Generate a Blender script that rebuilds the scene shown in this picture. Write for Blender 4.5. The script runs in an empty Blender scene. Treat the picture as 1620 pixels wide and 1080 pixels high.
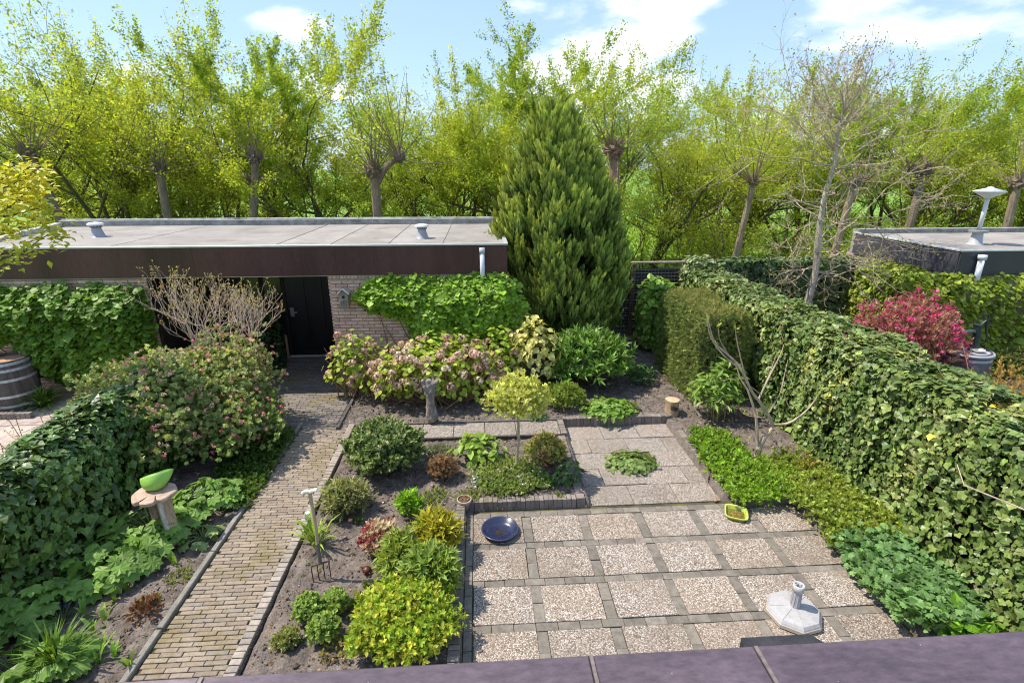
import bpy, math, random, zlib
import numpy as np
from mathutils import Vector, Matrix, Euler

random.seed(11)
rng = np.random.default_rng(11)
S = bpy.context.scene
COL = S.collection
R = math.radians

# ------------------------------------------------------------------ camera
FPX, TILT, YAW, EYE = 822.0, R(18.5), R(3.6), 4.0
cam = bpy.data.cameras.new('camera')
cam_o = bpy.data.objects.new('camera', cam)
COL.objects.link(cam_o)
cam.sensor_width = 36.0
cam.lens = FPX * 36.0 / 1620.0
cam.clip_start = 0.05
cam.clip_end = 1500
cam_o.location = (0, 0, EYE)
cam_o.rotation_euler = (math.pi / 2 - TILT, 0, -YAW)
cam.dof.use_dof = True
cam.dof.focus_distance = 8.0
cam.dof.aperture_fstop = 8
S.camera = cam_o

# ------------------------------------------------------------------ world, sun, exposure
SUN_DIR = Vector((0.58, -0.12, -1.0)).normalized()      # the way the light travels
sun_el = math.asin(-SUN_DIR.z)
sun_az = math.atan2(-SUN_DIR.x, -SUN_DIR.y)               # measured from +Y towards +X
world = bpy.data.worlds.new('World')
S.world = world
world.use_nodes = True
wn, wl = world.node_tree.nodes, world.node_tree.links
wn.clear()
wout = wn.new('ShaderNodeOutputWorld')
bg = wn.new('ShaderNodeBackground')
sky = wn.new('ShaderNodeTexSky')
sky.sky_type = 'NISHITA'
sky.sun_disc = False
sky.sun_elevation = sun_el
sky.sun_rotation = sun_az
sky.air_density = 1.0
sky.dust_density = 0.6
sky.ozone_density = 2.0
bg.inputs['Strength'].default_value = 0.15
tc = wn.new('ShaderNodeTexCoord')
mp = wn.new('ShaderNodeMapping'); mp.inputs['Scale'].default_value = (1, 1, 2.6); mp.inputs['Location'].default_value = (3.3, 1.1, 0.4)
nz = wn.new('ShaderNodeTexNoise'); nz.inputs['Scale'].default_value = 5.5; nz.inputs['Detail'].default_value = 9; nz.inputs['Roughness'].default_value = 0.52
wl.new(tc.outputs['Generated'], mp.inputs['Vector']); wl.new(mp.outputs['Vector'], nz.inputs['Vector'])
cur = nz.outputs['Fac']
def wmath(op, a, b=None, c=None):
    n = wn.new('ShaderNodeMath'); n.operation = op
    for i, v in enumerate((a, b, c)):
        if v is None: continue
        if isinstance(v, (int, float)): n.inputs[i].default_value = v
        else: wl.new(v, n.inputs[i])
    return n.outputs[0]
# broad cloud banks over the trees, in the parts of the sky where they drift
for d, rad, amt in (((0.27, 0.94, 0.225), 0.22, 0.12), ((0.52, 0.84, 0.24), 0.10, 0.17), ((0.62, 0.78, 0.24), 0.10, 0.16), ((-0.70, 0.72, 0.20), 0.20, 0.15), ((0.12, 0.98, 0.14), 0.14, 0.13), ((-0.25, 0.95, 0.12), 0.10, 0.13)):
    v = Vector(d).normalized()
    dn = wn.new('ShaderNodeVectorMath'); dn.operation = 'DISTANCE'
    wl.new(tc.outputs['Generated'], dn.inputs[0]); dn.inputs[1].default_value = v
    mr = wn.new('ShaderNodeMapRange'); mr.interpolation_type = 'SMOOTHSTEP'
    wl.new(dn.outputs['Value'], mr.inputs['Value'])
    mr.inputs['From Min'].default_value = 0; mr.inputs['From Max'].default_value = rad * 1.5
    mr.inputs['To Min'].default_value = amt; mr.inputs['To Max'].default_value = 0
    cur = wmath('ADD', cur, mr.outputs['Result'])
mask = wn.new('ShaderNodeMapRange'); mask.interpolation_type = 'SMOOTHSTEP'
wl.new(cur, mask.inputs['Value'])
mask.inputs['From Min'].default_value = 0.53; mask.inputs['From Max'].default_value = 0.70
mask.inputs['To Min'].default_value = 0; mask.inputs['To Max'].default_value = 0.9
cm = wn.new('ShaderNodeMixRGB'); cm.inputs['Color2'].default_value = (4.2, 4.35, 4.6, 1)
# thin high veil that softens the blue
veil = wn.new('ShaderNodeMixRGB'); veil.inputs['Fac'].default_value = 0.70; veil.inputs['Color2'].default_value = (1.40, 2.0, 3.1, 1)
wl.new(sky.outputs['Color'], veil.inputs['Color1'])
wl.new(mask.outputs['Result'], cm.inputs['Fac']); wl.new(veil.outputs['Color'], cm.inputs['Color1'])
wl.new(cm.outputs['Color'], bg.inputs['Color']); wl.new(bg.outputs[0], wout.inputs['Surface'])
sl = bpy.data.lights.new('sun', 'SUN'); sl.energy = 3.2; sl.angle = R(0.5); sl.color = (1, 0.92, 0.78)
so = bpy.data.objects.new('sun', sl); COL.objects.link(so)
so.rotation_euler = SUN_DIR.to_track_quat('-Z', 'Y').to_euler(); so.location = (-10, 8, 14)
S.view_settings.view_transform = 'Standard'; S.view_settings.look = 'None'
S.view_settings.gamma = 1; S.view_settings.use_curve_mapping = False
S.cycles.filter_width = 1.1
S.view_settings.exposure = 1.12

# ------------------------------------------------------------------ finding places
cf = np.array([math.sin(YAW) * math.cos(TILT), math.cos(YAW) * math.cos(TILT), -math.sin(TILT)])
cr = np.array([math.cos(YAW), -math.sin(YAW), 0.0]); cu = np.cross(cr, cf)
EYEV = np.array([0, 0, EYE])
def ray(px, py): return cf + (px - 810) / FPX * cr - (py - 540) / FPX * cu
def G(px, py, z=0.09):
    d = ray(px, py); return d * ((z - EYE) / d[2]) + EYEV
def AY(px, py, y):
    d = ray(px, py); return d * (y / d[1]) + EYEV
def fit(x0, y0, x1, y1, z=0.09, dep=0.9):
    "ground ellipse and height of a dome-shaped plant from its outline"
    p = G((x0 + x1) / 2, y1, z)
    for _ in range(3):
        zc = (p - EYEV) @ cf; s = FPX / zc; rx = (x1 - x0) / 2 / s; ry = rx * dep
        al = math.atan2(EYE - z, p[1] + ry)
        Hm = (y1 - y0) / s
        t = Hm - ry * math.sin(al)
        h = math.sqrt(max(t * t - (ry * math.sin(al)) ** 2, (0.25 * rx) ** 2)) / math.cos(al)
    return np.array([p[0], p[1] + ry, z]), rx, ry, h

# ------------------------------------------------------------------ mesh building
ORG = {}
class MB:
    def __init__(s): s.V = []; s.F = []; s.C = []; s.n = 0; s.M = []
    def add(s, V, F, col=(1, 1, 1), mi=0):
        V = np.asarray(V, float); s.V.append(V)
        c = np.asarray(col, float)
        s.C.append(np.broadcast_to(c, (len(V), 3)) if c.ndim == 1 else c)
        if isinstance(F, np.ndarray): F = [F]
        else:
            by = {}
            for f in F: by.setdefault(len(f), []).append(f)
            F = [np.array(v) for v in by.values()]
        for f in F: s.F.append(f + s.n); s.M.append(np.full(len(f), mi))
        s.n += len(V)
    def mesh(s, name, mats, org=(0, 0, 0), smooth=False):
        me = bpy.data.meshes.new(name)
        if not s.V: return me
        V = np.concatenate(s.V) - np.asarray(org)
        C = np.concatenate(s.C)
        loops = np.concatenate([f.ravel() for f in s.F])
        tot = np.concatenate([np.full(len(f), f.shape[1]) for f in s.F])
        st = np.concatenate([[0], np.cumsum(tot)[:-1]])
        me.vertices.add(len(V)); me.vertices.foreach_set('co', V.ravel())
        me.loops.add(len(loops)); me.loops.foreach_set('vertex_index', loops)
        me.polygons.add(len(tot)); me.polygons.foreach_set('loop_start', st)
        me.polygons.foreach_set('loop_total', tot)
        me.polygons.foreach_set('material_index', np.concatenate(s.M))
        me.polygons.foreach_set('use_smooth', np.full(len(tot), smooth))
        a = me.attributes.new('col', 'FLOAT_COLOR', 'POINT')
        a.data.foreach_set('color', np.hstack([C, np.ones((len(C), 1))]).ravel())
        for m in (mats if isinstance(mats, (list, tuple)) else [mats]): me.materials.append(m)
        me.update(calc_edges=True)
        return me
    def build(s, name, mats, parent=None, smooth=False, stuff=False, origin=None):
        org = ORG[parent] if parent is not None else (origin if origin is not None else (0, 0, 0))
        org = np.asarray(org, float)
        o = bpy.data.objects.new(name, s.mesh(name, mats, org, smooth)); COL.objects.link(o)
        if parent is not None: o.parent = parent
        else: o.location = org
        ORG[o] = org
        if stuff: o['kind'] = 'stuff'
        return o
def tag(o, label=None, cat=None, group=None, kind=None):
    if label: o['label'] = label
    if cat: o['category'] = cat
    if group: o['group'] = group
    if kind: o['kind'] = kind
    return o
def empty(name, loc, label=None, cat=None, group=None, kind=None):
    o = bpy.data.objects.new(name, None); COL.objects.link(o); o.location = loc; o.empty_display_size = 0.1
    ORG[o] = np.array(loc, float)
    return tag(o, label, cat, group, kind)
def put(name, me, parent, loc, rot=(0, 0, 0), scale=(1, 1, 1)):
    o = bpy.data.objects.new(name, me); COL.objects.link(o); o.parent = parent
    o.location = np.asarray(loc) - ORG[parent]; o.rotation_euler = rot; o.scale = scale
    ORG[o] = np.asarray(loc, float)
    return o
def copy_tree(o, parent=None):
    c = o.copy(); COL.objects.link(c); c.parent = parent
    for ch in list(o.children): copy_tree(ch, c)
    return c

def box(mb, x0, x1, y0, y1, z0, z1, col=(1, 1, 1), ch=0.0, mi=0):
    if ch <= 0:
        V = [(x0, y0, z0), (x1, y0, z0), (x1, y1, z0), (x0, y1, z0), (x0, y0, z1), (x1, y0, z1), (x1, y1, z1), (x0, y1, z1)]
        F = np.array([(3, 2, 1, 0), (4, 5, 6, 7), (0, 1, 5, 4), (1, 2, 6, 5), (2, 3, 7, 6), (3, 0, 4, 7)])
    else:
        c = ch
        def rg(z, i): return [(x0 + i, y0 + i, z), (x1 - i, y0 + i, z), (x1 - i, y1 - i, z), (x0 + i, y1 - i, z)]
        V = rg(z0, c) + rg(z0 + c, 0) + rg(z1 - c, 0) + rg(z1, c)
        F = [(3, 2, 1, 0), (12, 13, 14, 15)]
        for k in range(3):
            for i in range(4):
                j = (i + 1) % 4; F.append((k * 4 + i, k * 4 + j, k * 4 + 4 + j, k * 4 + 4 + i))
        F = np.array(F)
    mb.add(V, F, col, mi)
def rbox(mb, c, size, rot=(0, 0, 0), col=(1, 1, 1), ch=0.004):
    m = MB(); sx, sy, sz = size
    box(m, -sx / 2, sx / 2, -sy / 2, sy / 2, -sz / 2, sz / 2, col, ch)
    Rm = np.array(Euler(rot).to_matrix())
    mb.add(m.V[0] @ Rm.T + np.asarray(c), m.F[0], col)
def tube(mb, pts, rad, n=6, col=(1, 1, 1), cap=True):
    P = np.asarray(pts, float); k = len(P)
    r = np.broadcast_to(np.asarray(rad, float), (k,))
    T = np.gradient(P, axis=0); T /= np.linalg.norm(T, axis=1)[:, None] + 1e-9
    a = np.array([0, 0, 1.0]) if abs(T[0][2]) < 0.9 else np.array([1.0, 0, 0])
    X = np.cross(T, a); X /= np.linalg.norm(X, axis=1)[:, None] + 1e-9
    Yv = np.cross(T, X)
    th = np.arange(n) * 2 * math.pi / n
    V = (P[:, None, :] + r[:, None, None] * (np.cos(th)[None, :, None] * X[:, None, :] + np.sin(th)[None, :, None] * Yv[:, None, :])).reshape(-1, 3)
    i = np.arange(n); j = (i + 1) % n
    F = [np.concatenate([np.stack([q * n + i, q * n + j, (q + 1) * n + j, (q + 1) * n + i], 1) for q in range(k - 1)])]
    c = np.asarray(col, float)
    if c.ndim == 2: c = np.repeat(c, n, axis=0)
    if cap: F.append(np.array([list(range(n))[::-1]])); F.append(np.array([[(k - 1) * n + q for q in range(n)]]))
    mb.V.append(V); mb.C.append(np.broadcast_to(c, (len(V), 3)) if c.ndim == 1 else c)
    for f in F: mb.F.append(f + mb.n); mb.M.append(np.zeros(len(f), int))
    mb.n += len(V)
def lathe(mb, c, prof, n=28, col=(1, 1, 1), sx=1, sy=1, wob=0.0, rot=0.0):
    prof = np.asarray(prof, float); th = np.arange(n) * 2 * math.pi / n + rot
    w = 1 + wob * (np.sin(3 * th + 1) + 0.6 * np.sin(7 * th + 2) + 0.4 * np.sin(11 * th))
    V = np.stack([prof[:, 0][:, None] * (np.cos(th) * w)[None] * sx, prof[:, 0][:, None] * (np.sin(th) * w)[None] * sy, np.repeat(prof[:, 1][:, None], n, 1)], -1).reshape(-1, 3) + np.asarray(c)
    i = np.arange(n); j = (i + 1) % n
    F = np.concatenate([np.stack([q * n + i, q * n + j, (q + 1) * n + j, (q + 1) * n + i], 1) for q in range(len(prof) - 1)])
    mb.add(V, F, col)

# ------------------------------------------------------------------ materials
def newmat(name):
    m = bpy.data.materials.new(name); m.use_nodes = True
    n, l = m.node_tree.nodes, m.node_tree.links
    return m, n, l, n['Principled BSDF'], n['Material Output']
def nd(n, t, **k):
    x = n.new(t)
    for a, b in k.items():
        if a in x.inputs: x.inputs[a].default_value = b
        else: setattr(x, a, b)
    return x
def ramp(n, l, src, stops):
    r = n.new('ShaderNodeValToRGB'); e = r.color_ramp.elements
    while len(e) < len(stops): e.new(0.5)
    for q, (p, c) in zip(e, stops): q.position = p; q.color = (c[0], c[1], c[2], 1) if not isinstance(c, float) else (c, c, c, 1)
    l.new(src, r.inputs[0]); return r.outputs[0]
def mix(n, l, mode, a, b, fac=1.0):
    x = n.new('ShaderNodeMixRGB'); x.blend_type = mode
    for i, v in ((0, fac), (1, a), (2, b)):
        if isinstance(v, (int, float)): x.inputs[i].default_value = v
        elif isinstance(v, tuple): x.inputs[i].default_value = (*v, 1)
        else: l.new(v, x.inputs[i])
    return x.outputs[0]
def leafmat(name, trans=0.4, rough=0.45, tint=(1.25, 1.15, 0.5), noise=0.25, spec=0.4):
    m, n, l, b, o = newmat(name)
    a = nd(n, 'ShaderNodeAttribute', attribute_name='col')
    g = n.new('ShaderNodeNewGeometry')
    z = nd(n, 'ShaderNodeTexNoise', Scale=14.0, Detail=2.0); l.new(g.outputs['Position'], z.inputs['Vector'])
    v = ramp(n, l, z.outputs['Fac'], [(0.3, 1.0 - noise), (0.7, 1.0 + noise * 0.6)])
    c = mix(n, l, 'MULTIPLY', a.outputs['Color'], v)
    l.new(c, b.inputs['Base Color']); b.inputs['Roughness'].default_value = rough
    b.inputs['Specular IOR Level'].default_value = spec
    t = n.new('ShaderNodeBsdfTranslucent'); l.new(mix(n, l, 'MULTIPLY', c, tint), t.inputs['Color'])
    ms = n.new('ShaderNodeMixShader'); ms.inputs[0].default_value = trans
    l.new(b.outputs[0], ms.inputs[1]); l.new(t.outputs[0], ms.inputs[2]); l.new(ms.outputs[0], o.inputs['Surface'])
    return m
def stonemat(name, base, rough=0.9, scale=18.0, var=0.35, bump=0.3, spots=None, stretch=(1, 1, 1), metallic=0.0, dirt=None, fine=90.0, spec=0.35, coord='Position', noattr=False):
    "attribute colour times a base, mottled by noise, with fine relief"
    m, n, l, b, o = newmat(name)
    a = nd(n, 'ShaderNodeAttribute', attribute_name='col')
    if coord == 'Position': src = n.new('ShaderNodeNewGeometry').outputs['Position']
    else: src = n.new('ShaderNodeTexCoord').outputs['Object']
    mpn = n.new('ShaderNodeMapping'); mpn.inputs['Scale'].default_value = stretch; l.new(src, mpn.inputs['Vector']); src = mpn.outputs[0]
    z = nd(n, 'ShaderNodeTexNoise', Scale=scale, Detail=6.0, Roughness=0.65); l.new(src, z.inputs['Vector'])
    f = nd(n, 'ShaderNodeTexNoise', Scale=fine, Detail=3.0, Roughness=0.7); l.new(src, f.inputs['Vector'])
    v = ramp(n, l, z.outputs['Fac'], [(0.3, 1.0 - var), (0.7, 1.0 + var)])
    v2 = ramp(n, l, f.outputs['Fac'], [(0.3, 1.0 - var * 0.7), (0.7, 1.0 + var * 0.7)])
    c = mix(n, l, 'MULTIPLY', mix(n, l, 'MULTIPLY', base if noattr else mix(n, l, 'MULTIPLY', a.outputs['Color'], base), v), v2)
    if dirt:                                   # (colour, scale, threshold, amount)
        dz = nd(n, 'ShaderNodeTexNoise', Scale=dirt[1], Detail=7.0, Roughness=0.7); l.new(n.new('ShaderNodeNewGeometry').outputs['Position'], dz.inputs['Vector'])
        fm = ramp(n, l, dz.outputs['Fac'], [(dirt[2], 0.0), (dirt[2] + 0.14, dirt[3])])
        c = mix(n, l, 'MIX', c, dirt[0], fm)
    l.new(c, b.inputs['Base Color'])
    b.inputs['Roughness'].default_value = rough; b.inputs['Metallic'].default_value = metallic; b.inputs['Specular IOR Level'].default_value = spec
    if bump:
        bp = nd(n, 'ShaderNodeBump', Strength=min(bump, 1), Distance=0.01 if bump <= 1 else 0.03)
        l.new(mix(n, l, 'ADD', z.outputs['Fac'], f.outputs['Fac'], 0.6), bp.inputs['Height']); l.new(bp.outputs[0], b.inputs['Normal'])
    return m
def gravelmat(name, cells, stops, dirt, dscale=1.3, bump=0.6, thr=0.5):
    m, n, l, b, o = newmat(name)
    g = n.new('ShaderNodeNewGeometry')
    v = nd(n, 'ShaderNodeTexVoronoi', Scale=cells); l.new(g.outputs['Position'], v.inputs['Vector'])
    sp = n.new('ShaderNodeSeparateColor'); l.new(v.outputs['Color'], sp.inputs[0])
    c = ramp(n, l, sp.outputs[0], stops)
    edge = ramp(n, l, v.outputs['Distance'], [(0.30, (1.0, 1.0, 1.0)), (0.75, (0.42, 0.38, 0.34))])
    c = mix(n, l, 'MULTIPLY', c, edge)
    dz = nd(n, 'ShaderNodeTexNoise', Scale=dscale, Detail=8.0, Roughness=0.68); l.new(g.outputs['Position'], dz.inputs['Vector'])
    c = mix(n, l, 'MIX', c, dirt, ramp(n, l, dz.outputs['Fac'], [(thr, 0.0), (thr + 0.2, 0.75)]))
    a = nd(n, 'ShaderNodeAttribute', attribute_name='col'); c = mix(n, l, 'MULTIPLY', c, a.outputs['Color'])
    l.new(c, b.inputs['Base Color']); b.inputs['Roughness'].default_value = 0.85
    bp = nd(n, 'ShaderNodeBump', Strength=bump, Distance=0.006); bp.invert = True
    l.new(v.outputs['Distance'], bp.inputs['Height']); l.new(bp.outputs[0], b.inputs['Normal'])
    return m
def plainmat(name, base, rough=0.4, metallic=0.0, var=0.15, scale=6.0, bump=0.0, stretch=(1, 1, 1), coat=0.0, spec=0.5):
    m = stonemat(name, base, rough, scale, var, bump, None, stretch, metallic, fine=60.0, spec=spec)
    m.node_tree.nodes['Principled BSDF'].inputs['Coat Weight'].default_value = coat
    return m

LEAF = leafmat('leaf', 0.45)
LEAF_TREE = leafmat('tree_leaf', 0.58, 0.5, (1.18, 1.15, 0.5), 0.15, 0.25)
LEAF_GLOSS = leafmat('glossy_leaf', 0.25, 0.42, (1.2, 1.15, 0.5), 0.3, 0.35)
LEAF_IVY = leafmat('ivy_leaf', 0.18, 0.42, (1.2, 1.15, 0.5), 0.3, 0.45)
NEEDLE = leafmat('needle', 0.2, 0.6, (1.2, 1.1, 0.5), 0.3, 0.2)
PETAL = leafmat('petal', 0.35, 0.7, (1.1, 1.0, 0.9), 0.2, 0.2)
BARK = stonemat('bark', (1, 1, 1), 0.95, 9.0, 0.4, 0.8, stretch=(1, 1, 0.35), fine=60)
TWIG = stonemat('twig', (1, 1, 1), 0.9, 20.0, 0.25, 0.2)
SOIL = stonemat('soil', (0.155, 0.128, 0.112), 0.98, 7.0, 0.5, 1.5, fine=55, dirt=((0.045, 0.06, 0.02), 1.7, 0.62, 0.5), spec=0.15)
CLOD = stonemat('clod', (0.15, 0.123, 0.107), 0.98, 20.0, 0.3, 0.5, spec=0.15)
PAVER = stonemat('paver_clay', (1, 1, 1), 0.9, 30.0, 0.22, 0.5, dirt=((0.16, 0.125, 0.035), 1.8, 0.50, 0.6), fine=160)
JOINT = stonemat('mossy_joint_sand', (0.075, 0.068, 0.035), 1.0, 6.0, 0.5, 0.6, dirt=((0.11, 0.10, 0.02), 3.0, 0.5, 0.8))
BAND = stonemat('band_stone', (1, 1, 1), 0.92, 12.0, 0.3, 0.5, dirt=((0.075, 0.075, 0.03), 3.5, 0.58, 0.5), fine=120)
TILE = gravelmat('exposed_pebble_tile', 88.0, [(0.0, (0.17, 0.13, 0.10)), (0.16, (0.27, 0.21, 0.17)), (0.38, (0.38, 0.32, 0.27)), (0.62, (0.48, 0.43, 0.385)), (0.82, (0.64, 0.60, 0.56)), (0.93, (0.22, 0.20, 0.19))], (0.20, 0.155, 0.12), 1.3, thr=0.47)
TILE2 = gravelmat('worn_pebble_tile', 95.0, [(0.0, (0.12, 0.10, 0.085)), (0.2, (0.26, 0.22, 0.185)), (0.5, (0.40, 0.355, 0.315)), (0.75, (0.58, 0.54, 0.50)), (0.92, (0.18, 0.165, 0.155))], (0.17, 0.13, 0.10), 1.4, thr=0.52)
BRICK = stonemat('wall_brick', (1, 1, 1), 0.9, 25.0, 0.22, 0.5, fine=120)
MORTAR = stonemat('mortar', (0.36, 0.32, 0.28), 0.95, 20.0, 0.15, 0.3)
FASCIA = plainmat('brown_fascia', (0.072, 0.026, 0.030), 0.36, 0, 0.45, 1.5, 0.05, (1, 1, 0.12), spec=0.35)  # stretched noise in the colour stands in for vertical reflection streaks
FASCIA2 = plainmat('grey_fascia', (0.045, 0.043, 0.055), 0.4, 0, 0.2, 1.6, 0.05, spec=0.3)
ROOF = stonemat('bitumen_roof', (0.28, 0.26, 0.245), 0.9, 1.6, 0.18, 0.3, dirt=((0.17, 0.14, 0.12), 1.1, 0.50, 0.6), fine=140)
UPSTAND = stonemat('bitumen_upstand', (0.27, 0.27, 0.255), 0.9, 5.0, 0.4, 0.4, dirt=((0.10, 0.11, 0.07), 3.0, 0.52, 0.7))
TRIM = plainmat('aluminium_trim', (0.55, 0.55, 0.57), 0.4, 0.4, 0.12)
PLASTIC = plainmat('grey_plastic', (0.48, 0.49, 0.52), 0.45, 0, 0.08)
DARKWOOD = stonemat('dark_stained_wood', (1, 1, 1), 0.7, 6.0, 0.3, 0.3, stretch=(0.2, 1, 1.0))
WOOD = stonemat('weathered_wood', (1, 1, 1), 0.85, 9.0, 0.3, 0.6, stretch=(1, 1, 0.2), fine=50)
ENDGRAIN = stonemat('sawn_wood', (1, 1, 1), 0.85, 14.0, 0.3, 0.4, fine=90)
BLACK = plainmat('black_paint', (0.006, 0.006, 0.007), 0.5)
LEDGE = plainmat('plum_coated_ledge', (1, 1, 1), 0.4, 0, 0.45, 5.0, 0.15, (.4, 1, 1), spec=.6)
METAL = plainmat('dark_metal', (1, 1, 1), 0.5, 0.6, 0.3, 20, 0.2)
GLAZE = plainmat('glaze', (1, 1, 1), 0.25, 0, 0.12, 6, 0, coat=0.2)
MATTE = stonemat('moulded_plastic', (1, 1, 1), 0.5, 8, 0.12, 0.03, dirt=((0.22, 0.19, 0.15), 7.0, 0.56, 0.35), fine=60, spec=0.5)
CLAY = stonemat('terracotta', (1, 1, 1), 0.85, 12, 0.2, 0.2)
STATUE = stonemat('grey_driftwood', (0.22, 0.19, 0.165), 0.9, 14.0, 0.5, 0.9, stretch=(1, 1, 0.4), fine=60, noattr=True)
def glassmat():
    m, n, l, b, o = newmat('clear_glass')
    b.inputs['Transmission Weight'].default_value = 0.9; b.inputs['Roughness'].default_value = 0.05
    b.inputs['Base Color'].default_value = (0.85, 0.9, 0.9, 1); return m
GLASS = glassmat()
def meadowmat():
    m, n, l, b, o = newmat('meadow_grass')
    g = n.new('ShaderNodeNewGeometry')
    z = nd(n, 'ShaderNodeTexNoise', Scale=0.5, Detail=8.0, Roughness=0.7); l.new(g.outputs['Position'], z.inputs['Vector'])
    l.new(ramp(n, l, z.outputs['Fac'], [(0.3, (0.07, 0.14, 0.012)), (0.5, (0.13, 0.26, 0.02)), (0.7, (0.22, 0.36, 0.04))]), b.inputs['Base Color'])
    b.inputs['Roughness'].default_value = 0.9; return m
MEADOW = meadowmat()

# ------------------------------------------------------------------ leaves
def fan(pts, c):
    V = [c] + pts; k = len(pts)
    return np.array(V, float), np.array([(0, i + 1, (i + 1) % k + 1) for i in range(k)])
def cup(pts, a): return [(x, y, z0 + a * abs(x)) for x, y, z0 in pts]
T_KITE = (np.array([(0, 0, 0), (.30, .42, .06), (0, 1, -.08), (-.30, .42, .06)]), np.array([(0, 1, 2), (0, 2, 3)]))
T_NARROW = (np.array([(0, 0, 0), (.15, .45, .04), (0, 1, -.10), (-.15, .45, .04)]), np.array([(0, 1, 2), (0, 2, 3)]))
T_OVAL = (np.array([(0, 0, 0), (.26, .18, .05), (.30, .55, .03), (0, 1, -.12), (-.30, .55, .03), (-.26, .18, .05)]), np.array([(0, 1, 2, 3), (0, 3, 4, 5)]))
T_ROUND = (np.array([(0, 0, 0), (.38, .10, .06), (.44, .55, .02), (0, 1, -.12), (-.44, .55, .02), (-.38, .10, .06), (0, .45, -.02)]), np.array([(0, 1, 2, 6), (6, 2, 3, 4), (0, 6, 4, 5)]))
T_IVY = fan(cup([(0, .04, 0), (.30, -.10, 0), (.42, .12, 0), (.55, .34, -.04), (.35, .52, 0), (0, .92, -.1), (-.35, .52, 0), (-.55, .34, -.04), (-.42, .12, 0), (-.30, -.10, 0)], .18), (0, .30, -.02))
def palm_leaf(k=5, inner=.62, ga=0.5):
    pts = []
    for i in range(k * 2 + 1):
        a = -math.pi * (1 - ga / 2) / 1 + i * 2 * math.pi * (1 - ga / 2) / (k * 2)
        r = 0.62 if i % 2 else 0.62 * inner
        pts.append((math.sin(a) * r, .45 + math.cos(a) * r, -.05 if i % 2 else .03))
    return fan(cup(pts, -.05), (0, .40, 0.04))
T_PALM = palm_leaf(6, .72)
T_LOBE3 = fan([(0, 0, 0), (.4, .05, .05), (.3, .3, .03), (.52, .62, 0), (.2, .62, .03), (0, 1, -.05), (-.2, .62, .03), (-.52, .62, 0), (-.3, .3, .03), (-.4, .05, .05)], (0, .35, 0))
T_BLADE = (np.array([(-.03, 0, 0), (.03, 0, 0), (-.035, .4, .0), (.035, .4, .0), (-.028, .75, -.06), (.028, .75, -.06), (0, 1, -.2)]), np.array([(0, 1, 3, 2), (2, 3, 5, 4), (4, 5, 6, 6)]))
T_BLADE = (T_BLADE[0], [np.array([(0, 1, 3, 2), (2, 3, 5, 4)]), np.array([(4, 5, 6)])])

def norm(v): return v / (np.linalg.norm(v, axis=-1, keepdims=True) + 1e-9)
def frames(n, d):
    z = norm(n); y = norm(d - (d * z).sum(-1, keepdims=True) * z); x = np.cross(y, z)
    return np.stack([x, y, z], -1)
def inst(mb, tm, pos, Rm, s, col, tip=None):
    V, F = tm[0], tm[1]; N = len(pos); k = len(V)
    s = np.broadcast_to(np.asarray(s, float), (N,))
    W = np.einsum('nij,kj->nki', Rm, V) * s[:, None, None] + pos[:, None, :]
    Fs = F if isinstance(F, list) else [F]
    C = np.repeat(col, k, axis=0)
    if tip is not None:                         # tm[2]: 0..1 along the shoot, new growth at the end
        t = np.tile(tm[2], N)[:, None]; C = C * (1 - t) + np.repeat(tip, k, axis=0) * t
    base = mb.n
    mb.V.append(W.reshape(-1, 3)); mb.C.append(C)
    for f in Fs:
        mb.F.append((f[None] + (np.arange(N) * k)[:, None, None]).reshape(-1, f.shape[1]) + base)
        mb.M.append(np.zeros(N * len(f), int))
    mb.n += N * k
def sprig(tm, k=7, length=1.0, leaf=0.55, spread=0.9, seed=0, start=0.15):
    "a shoot along +z with k leaves round it"
    r = np.random.default_rng(seed); m = MB()
    pos = []; nn = []; dd = []; tt = []
    for i in range(k):
        a = i * 2.4 + r.uniform(-.4, .4); h = start + (1 - start) * i / max(k - 1, 1)
        el = spread * (1 - 0.55 * h)
        d = np.array([math.cos(a) * math.sin(el), math.sin(a) * math.sin(el), math.cos(el)])
        pos.append((0, 0, h * length * .75)); dd.append(d)
        nn.append(np.array([-math.cos(a) * math.cos(el), -math.sin(a) * math.cos(el), math.sin(el)]) + r.normal(0, .15, 3)); tt.append(h)
    inst(m, tm, np.array(pos), frames(np.array(nn), np.array(dd)), leaf * (0.75 + r.uniform(0, .4, k)), np.ones((k, 3)))
    kv = len(tm[0])
    return (np.concatenate(m.V), [np.concatenate([f for f in m.F if f.shape[1] == q]) for q in sorted({f.shape[1] for f in m.F})], np.repeat(np.array(tt), kv))
def nfield(P, freq, seed):
    r = np.random.default_rng(seed); out = 0
    for i in range(5):
        k = r.normal(0, 1, 3) * freq * (1.0 + .5 * i); out = out + np.sin(P @ k + r.uniform(0, 6.3)) / (1 + .3 * i)
    return out / 3.2
def colours(P, pal, seed=0, freq=4.0, jit=0.22, patch=0.6):
    cols = np.array([c for c, w in pal], float); w = np.array([w for c, w in pal], float); cw = np.cumsum(w / w.sum())
    f = nfield(P, freq, seed)
    u = rng.uniform(0, 1, len(P)) * (1 - patch) + patch * np.clip(.5 + .5 * f, 0, 1)
    idx = np.minimum(np.searchsorted(cw, u), len(cols) - 1)
    return cols[idx] ** .88 * np.array([1.06, 1.0, .86]) * np.exp(rng.normal(0, jit, len(P)))[:, None]
def rand_dirs(n): return norm(rng.normal(0, 1, (n, 3)))
VARS = {}
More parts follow.
